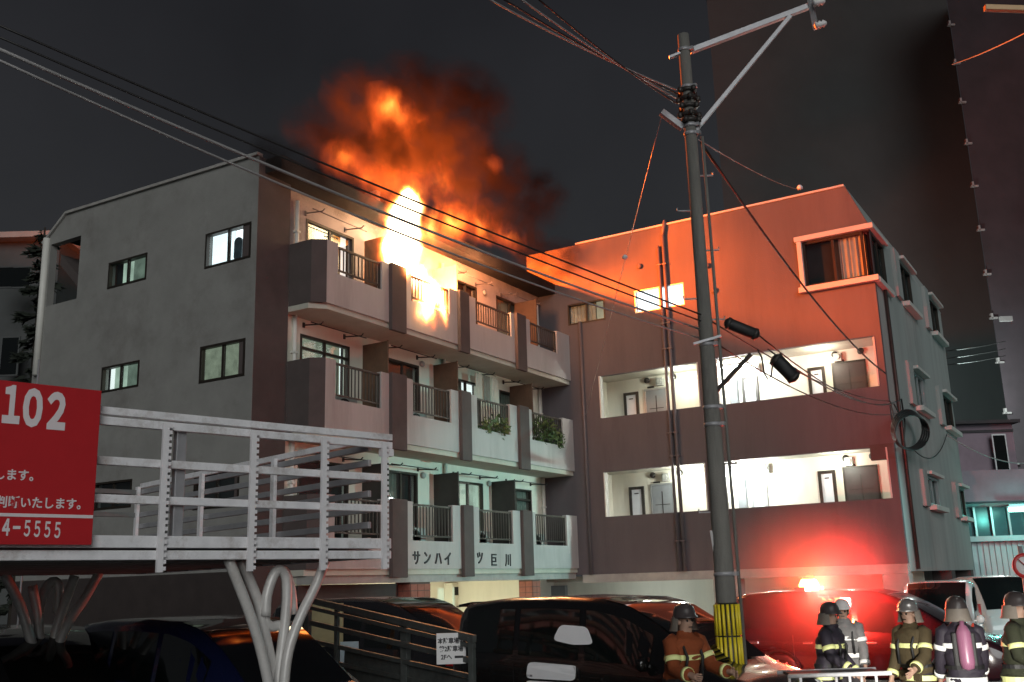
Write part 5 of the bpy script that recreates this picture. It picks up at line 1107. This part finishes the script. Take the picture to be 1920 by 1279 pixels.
person("firefighter in dark coat with pale bands right under the red beacon", stand(1545, 11.8), TOCAM + 0.9, arms=((0.15, 0.5), (0.3, 0.7)), lean=0.1, coat="coat_dark", tape="tape_yellow", helmet="helmet_dark", hgt=1.55)
person("firefighter in white helmet and pale vest left of the tan coat", stand(1585, 13.2), TOCAM - 0.3, arms=((0.1, 0.3), (0.2, 0.4)), coat="vest_grey", legs="trouser_dark", tape="tape_white", helmet="helmet_white", hgt=1.55, cape=False, long_coat=False)
person("firefighter in tan coat and silver helmet before the concrete pillar", stand(1716, 11.3), TOCAM - 1.0, arms=((0.35, 0.7), (0.1, 0.4)), coat="coat_tan", legs="trouser_dark", tape="tape_yellow", helmet="helmet_silver", hgt=1.57)
person("firefighter seen from behind in a purple lit coat with air bottle", stand(1803, 10.8), TOCAM + PI - 0.2, arms=((0.15, 0.35), (0.2, 0.5)), coat="coat_dark", legs="trouser_dark", tape="tape_white", helmet="helmet_dark", hgt=1.59, bottle=True)
person("firefighter in olive coat at the right edge of the view", stand(1902, 10.6), TOCAM + 0.8, arms=((0.3, 0.8), (0.2, 0.9)), coat="coat_olive", legs="coat_olive", tape="tape_yellow", helmet="helmet_dark", hgt=1.62)

# folding stretcher in front of the firefighters
t = thing("stretcher", "white framed folding stretcher in front of the firefighters", "stretcher")
s0_, s1_ = at(1478, 1268, 9.6), at(1672, 1262, 9.2)
for k_ in (0.0, 0.42):
    o_ = Vector((CF.x, CF.y, 0)).normalized() * k_
    m2 = MB(); m2.tube([s0_ + o_, s0_.lerp(s1_, 0.5) + o_, s1_ + o_], 0.02, 8); m2.build("side_rail", "white_steel", t)
    for q in (0.12, 0.6, 0.85):
        p0 = s0_.lerp(s1_, q) + o_; m2 = MB(); m2.tube([p0, Vector((p0.x, p0.y, GZ))], 0.014, 6); m2.build("leg", "white_steel", t)
o_ = Vector((CF.x, CF.y, 0)).normalized()
m2 = MB(); m2.obox((s0_ + s1_) / 2 + o_ * 0.21 + Vector((0, 0, 0.0)), (s1_ - s0_), o_, (0, 0, 1), (s1_ - s0_).length / 2 - 0.05, 0.18, 0.012); m2.build("bed", "trouser_dark", t)

# ================================================================== ROUND SIGN, PLANTS
c = at(1921, 1061, 13.0); fx = -Vector((CF.x, CF.y, 0)).normalized()
t = thing("traffic_sign", "round red and white road sign cut by the right edge", "road sign")
m2 = MB(); m2.lathe(c, [(0.0, 0.0), (0.16, 0.0), (0.16, 0.01), (0.0, 0.01)], 32, axis=fx, caps=False); m2.build("disc", "plate_white", t)
M["road_red"] = mat("road_red", (0.5, 0.02, 0.02), 0.4, vary=0.03)
m2 = MB(); m2.lathe(c + fx * 0.011, [(0.115, 0.0), (0.16, 0.0), (0.16, 0.006), (0.115, 0.006)], 32, axis=fx, caps=False); m2.build("red_ring", "road_red", t)
m2 = MB(); rr_ = Vector((CR.x, CR.y, 0)).normalized(); m2.bar(c + fx * 0.015 - rr_ * 0.085 + Vector((0, 0, 0.085)), c + fx * 0.015 + rr_ * 0.085 - Vector((0, 0, 0.085)), 0.006, 0.04, up=fx); m2.build("red_bar", "road_red", t)
m2 = MB(); m2.lathe((c.x - fx.x * 0.05, c.y - fx.y * 0.05, GZ), [(0.03, 0), (0.03, c.z - GZ + 0.25)], 10); m2.build("post", "galv", t)

M["leaf"] = mat("leaf", (0.07, 0.11, 0.03), 0.6, vary=0.4, scale=9); M["leaf_dark"] = mat("leaf_dark", (0.018, 0.024, 0.016), 0.8, vary=0.4, scale=3); M["bark"] = mat("bark", (0.04, 0.032, 0.025), 0.9, vary=0.3); M["terracotta"] = mat("terracotta", (0.25, 0.1, 0.06), 0.8)
def leaves(mb, c, rx, ry, rz, n, size, rnd, droop=0.0):
    for i in range(n):
        v = Vector((rnd.gauss(0, 1), rnd.gauss(0, 1), rnd.gauss(0, 1))).normalized() * (rnd.random() ** 0.45)
        p_ = Vector((c[0] + v.x * rx, c[1] + v.y * ry, c[2] + v.z * rz)); a = Vector((rnd.uniform(-1, 1), rnd.uniform(-1, 1), rnd.uniform(-0.6, 0.9) - droop)).normalized(); b = a.orthogonal().normalized(); b = Matrix.Rotation(rnd.uniform(0, 6.3), 3, a) @ b
        s_ = size * rnd.uniform(0.6, 1.3); mb.add([p_, p_ + a * s_ * 0.5 + b * s_ * 0.3, p_ + a * s_, p_ + a * s_ * 0.5 - b * s_ * 0.3], [(0, 1, 2, 3)])
rnd = random.Random(3)
def pot_plant(x, zb, rx, rz, n, label, h=0.55):
    t = thing("potted_plant", label, "plant", "plants on the balconies")
    m2 = MB(); m2.lathe((x, YF + 0.38, zb), [(0.0, 0), (0.12, 0), (0.16, 0.24), (0.14, 0.24)], 14, caps=False); m2.build("pot", "terracotta", t)
    m2 = MB()
    for i in range(9): q = i * 0.7; m2.tube([(x, YF + 0.38, zb + 0.2), (x + 0.3 * rx * math.cos(q), YF + 0.3 + 0.1 * math.sin(q), zb + h * 0.8), (x + 0.8 * rx * math.cos(q), YF + 0.1 + 0.2 * math.sin(q), zb + h + 0.5 * rz * math.sin(q * 2.1))], 0.008, 4)
    m2.build("stem", "bark", t)
    m2 = MB(); leaves(m2, (x, YF + 0.1, zb + h + 0.1), rx, 0.34, rz, n, 0.13, rnd, 0.2); m2.build("foliage", "leaf", t)
pot_plant(26.85, 6.1, 0.75, 0.5, 420, "bushy green plant spilling through the railing at the right end", 0.62)
pot_plant(27.5, 6.1, 0.42, 0.35, 180, "small green plant at the railing's right end post", 0.5)
pot_plant(24.2, 6.1, 0.42, 0.35, 200, "dark leafy plant behind the third railing of the middle storey", 0.45)
pot_plant(23.5, 6.1, 0.3, 0.25, 90, "thin trailing plant at the foot of the third middle railing", 0.4)

# ================================================================== BACKGROUND, LEFT
def facing_box(mb, px0, px1, d, ztop, depth=8.0, z0=GZ, yaw=0.0):
    a = at(px0, 900, d); b = at(px1, 900, d); a.z = b.z = 0
    ex = (b - a).normalized(); ey = Vector((-ex.y, ex.x, 0))
    if ey.dot(CF) < 0: ey = -ey
    mb.obox((a + b) / 2 + ey * depth / 2 + Vector((0, 0, (z0 + ztop) / 2)), ex, ey, (0, 0, 1), (b - a).length / 2, depth / 2, (ztop - z0) / 2)
    return a, ex, ey
M["far_grey"] = mat("far_grey", (0.085, 0.09, 0.09), 0.9, vary=0.15, scale=0.8, dirt=(0.08, 0.08, 0.08), dirt_amt=0.5)
far = thing("far_house", "dim grey apartment house behind the conifer at the left edge", "building")
dl = 40.0; zt = at(40, 415, dl).z
mb = MB(); a, ex, ey = facing_box(mb, -140, 78, dl, zt, 9); mb.build("wall", "far_grey", far)
mb = MB(); a2 = a + ex * -0.3; Lw = 5.2; mb.obox(a + ex * ((at(78, 900, dl) - at(-140, 900, dl)).length / 2) + ey * 4.3 + Vector((0, 0, zt + 0.13)), ex, ey, (0, 0, 1), 2.6, 4.9, 0.12); mb.build("roof", "concrete", far)
for px, py, w, h in ((18, 668, 0.75, 1.6), (40, 520, 0.8, 0.9), (10, 520, 0.7, 0.9)):
    c = at(px, py, dl - 0.05); m2 = MB(); m2.obox(c, ex, ey, (0, 0, 1), w / 2, 0.03, h / 2); wo_ = m2.build("window", "far_grey", far)
    m2 = MB(); m2.obox(c - ey * 0.035, ex, ey, (0, 0, 1), w / 2 - 0.06, 0.005, h / 2 - 0.06); m2.build("pane", "lit_dimblue" if py > 600 else "car_glass", wo_)  if False else m2.build("pane", "car_glass", wo_)
# tall conifer
ct = at(62, 700, 33.0); tz = at(80, 402, 33.0).z
tree = thing("conifer", "tall dark conifer rising beside the gable wall's left edge", "tree", None, (ct.x, ct.y, GZ))
mb = MB(); mb.tube([(0, 0, 0), (0.02, 0.02, (tz - GZ) * 0.5), (0, 0, tz - GZ)], [0.16, 0.12, 0.03], 8); mb.build("trunk", "bark", tree)
mb = MB(); rnd = random.Random(11); H = tz - GZ
for i in range(46):
    z = 1.4 + (H - 1.4) * i / 46; rr2 = (0.95 * (1 - i / 50) + 0.12) * (0.75 + 0.5 * rnd.random()); q = i * 2.4
    tip = Vector((rr2 * math.cos(q), rr2 * math.sin(q), z - 0.28 * rr2))
    for j in range(80):
        f_ = rnd.random(); p_ = Vector((0, 0, z)).lerp(tip, f_) + Vector((rnd.gauss(0, .09), rnd.gauss(0, .09), rnd.gauss(0, .07)))
        a_ = Vector((math.cos(q) + rnd.gauss(0, .5), math.sin(q) + rnd.gauss(0, .5), rnd.uniform(-0.7, 0.2))).normalized(); b_ = a_.orthogonal().normalized(); s_ = rnd.uniform(0.2, 0.42)
        mb.add([p_, p_ + a_ * s_ * .5 + b_ * s_ * .22, p_ + a_ * s_, p_ + a_ * s_ * .5 - b_ * s_ * .22], [(0, 1, 2, 3)])
mb.build("crown", "leaf_dark", tree)
# thin pole just left of the gable wall
c = at(70, 720, 20.0); mb = MB(); mb.lathe((c.x, c.y, GZ), [(0.02, 0), (0.02, at(70, 672, 20.0).z - GZ)], 8); tag(mb.build("antenna_mast", "galv"), "thin grey mast rising above the red signboard", "mast")

# ================================================================== BACKGROUND, RIGHT
M["tower_grey"] = mat("tower_grey", (0.034, 0.035, 0.036), 0.95, vary=0.1, scale=0.35, dirt=(0.026, 0.026, 0.026), dirt_amt=0.5); M["tower_dark"] = mat("tower_dark", (0.022, 0.014, 0.018), 0.9, vary=0.3, scale=0.5)
tw = thing("tower_block", "tall windowless grey block rising into the dark behind the right wing", "building")
a = at(1400, 900, 66.0); b = at(1905, 900, 66.0); a.z = b.z = GZ; ex = (b - a).normalized(); ey = Vector((-ex.y, ex.x, 0))
away = (Matrix.Rotation(R(-3), 3, "Z") @ Vector((a.x, a.y, 0))).normalized()
mb = MB(); mb.prism([a, b, b + ey * 10, a + away * 10], (0, 0, 43)); mb.build("wall", "tower_grey", tw)
mb = MB(); mb.prism([a - ex * 0.05 - ey * 0.05, b + ex * 0.05 - ey * 0.05, b + ey * 10.05, a + away * 10.05], (0, 0, 0.35)); o = mb.build("roof_slab", "tower_grey", tw); o.location.z = 43.0
M["clip_grey"] = mat("clip_grey", (0.17, 0.15, 0.15), 0.6)
dk = thing("sheeted_block", "black sheeted high building filling the right edge", "building")
a = at(1906, 900, 58.0); b = at(2400, 900, 58.0); a.z = b.z = GZ; ex = (b - a).normalized(); ey = Vector((-ex.y, ex.x, 0))
away = (Matrix.Rotation(R(-3), 3, "Z") @ Vector((a.x, a.y, 0))).normalized()
mb = MB(); mb.prism([a, b, b + ey * 12, a + away * 12], (0, 0, 42)); mb.build("wall", "tower_dark", dk)
for py in (48, 120, 193, 270, 350, 432, 515, 597, 680, 775, 870):
    k_ = (py - 20) / 880; c = a + ex * 0.0; z = 0
    kz = (639.5 - py) / FPX; z = EYE.z + (kz * Vector((c.x, c.y, 0)).dot(CF) - Vector((c.x, c.y, 0)).dot(CU)) / (CU.z - kz * CF.z)
    m2 = MB(); m2.obox(Vector((c.x, c.y, z)) - ey * 0.05, ex, ey, (0, 0, 1), 0.22, 0.1, 0.05); m2.obox(Vector((c.x, c.y, z + 0.12)) - ey * 0.05 - ex * 0.1, ex, ey, (0, 0, 1), 0.06, 0.1, 0.16); m2.build("tie_clip", "clip_grey", dk)
c = at(1886, 598, 57.5); m2 = MB(); m2.obox(c, ex, ey, (0, 0, 1), 0.35, 0.08, 0.14); m2.build("wall_lamp", "clip_grey", dk)
# house with purple light put into its wall colour
M["purple_lit_tint"] = mat("purple_lit_tint", (0.26, 0.20, 0.24), 0.9, vary=0.12, scale=1.2); M["roof_dark"] = mat("roof_dark", (0.05, 0.045, 0.05), 0.8, vary=0.2)
hs = thing("side_house", "two storey house tinted by purple light between the right wing and the dark building", "building")
dh_ = 50.0; zt = at(1840, 792, dh_).z; zm = at(1840, 912, dh_).z
mb = MB(); a, ex, ey = facing_box(mb, 1740, 1912, dh_, zt, 7); mb.build("wall", "purple_lit_tint", hs)
L2 = (at(1912, 900, dh_) - at(1740, 900, dh_)).length; cc = a + ex * L2 / 2
mb = MB(); mb.obox(cc + ey * 3.4 + Vector((0, 0, zt + 0.06)), ex, ey, (0, 0, 1), L2 / 2 + 0.2, 3.9, 0.08); mb.build("roof", "roof_dark", hs)
for py in (806, 905): mb = MB(); mb.obox(cc - ey * 0.04 + Vector((0, 0, at(1840, py, dh_).z)), ex, ey, (0, 0, 1), L2 / 2, 0.04, 0.06); mb.build("band", "roof_dark", hs)
c = at(1876, 850, dh_); mb = MB(); mb.obox(c - ey * 0.03, ex, ey, (0, 0, 1), 0.35, 0.03, 0.95); wn_ = mb.build("window", "alu_frame", hs); mb = MB(); mb.obox(c - ey * 0.065, ex, ey, (0, 0, 1), 0.29, 0.004, 0.88); mb.build("pane", "car_glass", wn_)
# teal warehouse: window band over ribbed wall
M["ribbed"] = mat("ribbed", (0.42, 0.46, 0.48), 0.6, vary=0.08, scale=2)
whs = thing("warehouse", "ribbed metal warehouse with a window band under a green lamp", "building")
dw = 40.0; z1, z2, z3 = at(1860, 1030, dw).z, at(1860, 1008, dw).z, at(1860, 950, dw).z
a = at(1740, 900, dw); b = at(2060, 900, dw); a.z = b.z = 0; ex = (b - a).normalized(); ey = Vector((-ex.y, ex.x, 0)); ey = ey if ey.dot(CF) > 0 else -ey; Lh = (b - a).length
mb = MB(); mb.obox(a + ex * Lh / 2 + ey * 4.1 + Vector((0, 0, (GZ + z2) / 2)), ex, ey, (0, 0, 1), Lh / 2, 4, (z2 - GZ) / 2); mb.obox(a + ex * Lh / 2 + ey * 4.6 + Vector((0, 0, (z2 + z3 + 1.2) / 2)), ex, ey, (0, 0, 1), Lh / 2, 4, (z3 + 1.2 - z2) / 2); mb.build("wall", "ribbed", whs)
nr = int(Lh / 0.22); mb = MB()
for i in range(nr): mb.obox(a + ex * (0.11 + i * Lh / nr) + ey * 0.08 + Vector((0, 0, (GZ + z2 - 0.12) / 2)), ex, ey, (0, 0, 1), 0.05, 0.03, (z2 - 0.12 - GZ) / 2)
stuff(mb.build("wall_rib", "ribbed", whs))
mb = MB(); mb.obox(a + ex * Lh / 2 - ey * 0.05 + Vector((0, 0, z2 - 0.06)), ex, ey, (0, 0, 1), Lh / 2, 0.12, 0.1); mb.build("ledge", "ribbed", whs)
mb = MB(); mb.obox(a + ex * Lh / 2 - ey * 0.1 + Vector((0, 0, z3 + 0.75)), ex, ey, (0, 0, 1), Lh / 2, 0.6, 0.6); mb.build("eave", "purple_lit_tint", whs)
px_list = [1795, 1824, 1856, 1888, 1920, 1955, 1990]
for i, px in enumerate(px_list):
    p_ = at(px, 900, dw); p_.z = (z2 + z3) / 2; mb = MB(); mb.obox(p_ + ey * 0.3, ex, ey, (0, 0, 1), 0.04, 0.04, (z3 - z2) / 2); mb.build("mullion", "alu_frame", whs)
    if i < len(px_list) - 1:
        p2 = at((px + px_list[i + 1]) / 2, 900, dw); p2.z = p_.z; w = (at(px_list[i + 1], 900, dw) - at(px, 900, dw)).length; mb = MB(); mb.obox(p2 + ey * 0.4, ex, ey, (0, 0, 1), w / 2 - 0.04, 0.01, (z3 - z2) / 2); mb.build("pane", "teal_pane", whs) if "teal_pane" in M else mb.build("pane", M.setdefault("teal_pane", mat("teal_pane", (0.035, 0.085, 0.095), 0.25, vary=0.1)), whs)
c = at(1912, 955, dw - 1.2); t = thing("green_lamp", "glaring green white lamp on the warehouse front at the right edge", "lamp")
mb = MB(); mb.obox(c + Vector((0, 0, 0.16)), ex, ey, (0, 0, 1), 0.45, 0.12, 0.04); mb.build("hood", "galv", t)
mb = MB(); mb.tube([c - ex * 0.4, c + ex * 0.4], 0.09, 10); mb.build("lamp_tube", "lamp_teal", t)
mb = MB(); mb.bar(c + Vector((0, 0, 0.2)), c + ey * 1.3 + Vector((0, 0, 0.2)), 0.05, 0.05); mb.build("bracket", "galv", t)
point("green_lamp_light", c - ey * 0.5 - Vector((0, 0, 0.25)), 75, (0.20, 1.0, 0.85), 0.15)
point("tower_fill_light", at(1850, 735, 55.0), 4200, (0.80, 1.0, 0.95), 0.3)  # unseen fill added to brighten the foot of the tower block
# second pole just outside, its cross arm reaches into the view; three wires behind the right wing
cp = at(2010, 40, 9.0); t = thing("utility_pole", "tan cross arm of a second pole at the top right corner", "utility pole")
mb = MB(); mb.lathe((cp.x, cp.y, GZ), [(0.15, 0), (0.11, cp.z - GZ + 0.8)], 18); mb.build("shaft", "pole_concrete", t)
M["tan_steel"] = mat("tan_steel", (0.55, 0.36, 0.2), 0.5, metal=0.2, vary=0.1)
mb = MB(); mb.bar(at(1846, 15, 8.8), at(2080, 22, 8.8), 0.05, 0.05); mb.build("cross_arm", "tan_steel", t, 0.005)
for i, (y0, y1) in enumerate(((658, 644), (672, 658), (684, 671))): span(at(1775, y0, 46), at(1885, y1 - 4, 55), 0.05, 0.022, "cable", ("upper", "middle", "lower")[i] + " of three short dark wires right of the side wall", "three wires behind the right wing", 6)
span(at(1785, 121, 30), at(1930, 58, 20), 0.05, 0.012, "cable_grey", "thin pale wire at the far upper right against the dark building", None, 6)

# pale plates standing in for bright reflections on the van's near side
def van_local(px, py):
    en2 = en; p0 = van_loc - en2 * 0.89; d = ray(px, py); q = EYE + d * ((p0 - EYE).dot(en2) / d.dot(en2)); v = q - van_loc
    return v.dot(ev), v.z
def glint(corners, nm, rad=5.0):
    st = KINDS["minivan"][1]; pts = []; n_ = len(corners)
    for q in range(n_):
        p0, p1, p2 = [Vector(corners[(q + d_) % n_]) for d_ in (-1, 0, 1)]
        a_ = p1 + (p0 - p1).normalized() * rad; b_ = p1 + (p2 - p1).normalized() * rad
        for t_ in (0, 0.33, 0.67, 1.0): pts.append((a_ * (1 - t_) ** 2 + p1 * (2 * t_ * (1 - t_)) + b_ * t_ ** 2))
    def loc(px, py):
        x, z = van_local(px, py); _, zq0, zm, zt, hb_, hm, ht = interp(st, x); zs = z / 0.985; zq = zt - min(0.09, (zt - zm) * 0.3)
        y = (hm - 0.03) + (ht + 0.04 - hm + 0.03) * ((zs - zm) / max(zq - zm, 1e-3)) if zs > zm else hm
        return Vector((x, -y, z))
    vs = [loc(*p_) for p_ in pts]; off = Vector((0, -0.012, 0)); m2 = MB(); m2.prism([v + off for v in vs], (0, 0.005, 0)); return m2.build(nm, "reflection_white", van)
glint([(990, 1241), (1080, 1249), (1078, 1277), (986, 1272)], "side_reflection", 9); glint([(986, 1276), (1078, 1281), (1076, 1310), (984, 1306)], "side_reflection", 7)
glint([(1040, 1172), (1090, 1176), (1105, 1209), (1068, 1210), (1029, 1201)], "window_reflection", 9)
# ------------------------------------------------------------------ haze added round the beacon to carry its red glow
mm = bpy.data.materials.new("glow_haze"); mm.use_nodes = True; nt = mm.node_tree; nt.nodes.clear(); n, l = nt.nodes, nt.links
o_ = n.new("ShaderNodeOutputMaterial"); pv = n.new("ShaderNodeVolumePrincipled"); pv.inputs["Color"].default_value = (0.9, 0.88, 0.88, 1)
haze_blobs = [(tuple(bcn + Vector((-0.2, -0.1, 0.1))), (1.8, 1.8, 1.5), 1.0), (tuple(bcn + CR * 0.6 + Vector((0, 0, 0.35))), (1.0, 1.0, 0.9), 0.8)]
F, w_, nz_ = field_nodes(nt, haze_blobs, (0.5, 0.5, 0.4), 1.2, (1, 1, 1), 3)
mr_ = n.new("ShaderNodeMapRange"); mr_.inputs[1].default_value = 0.0; mr_.inputs[2].default_value = 0.9; mr_.inputs[3].default_value = 0.0; mr_.inputs[4].default_value = 0.10; l.new(F, mr_.inputs[0])
l.new(mr_.outputs[0], pv.inputs["Density"]); l.new(pv.outputs[0], o_.inputs["Volume"])
glow_haze = blob_mesh("glow_haze", [(b[0], b[1]) for b in haze_blobs], 1.1, 0.25, mm); glow_haze["kind"] = "stuff"; glow_haze["label"] = "thin haze added round the beacon for its red glow"
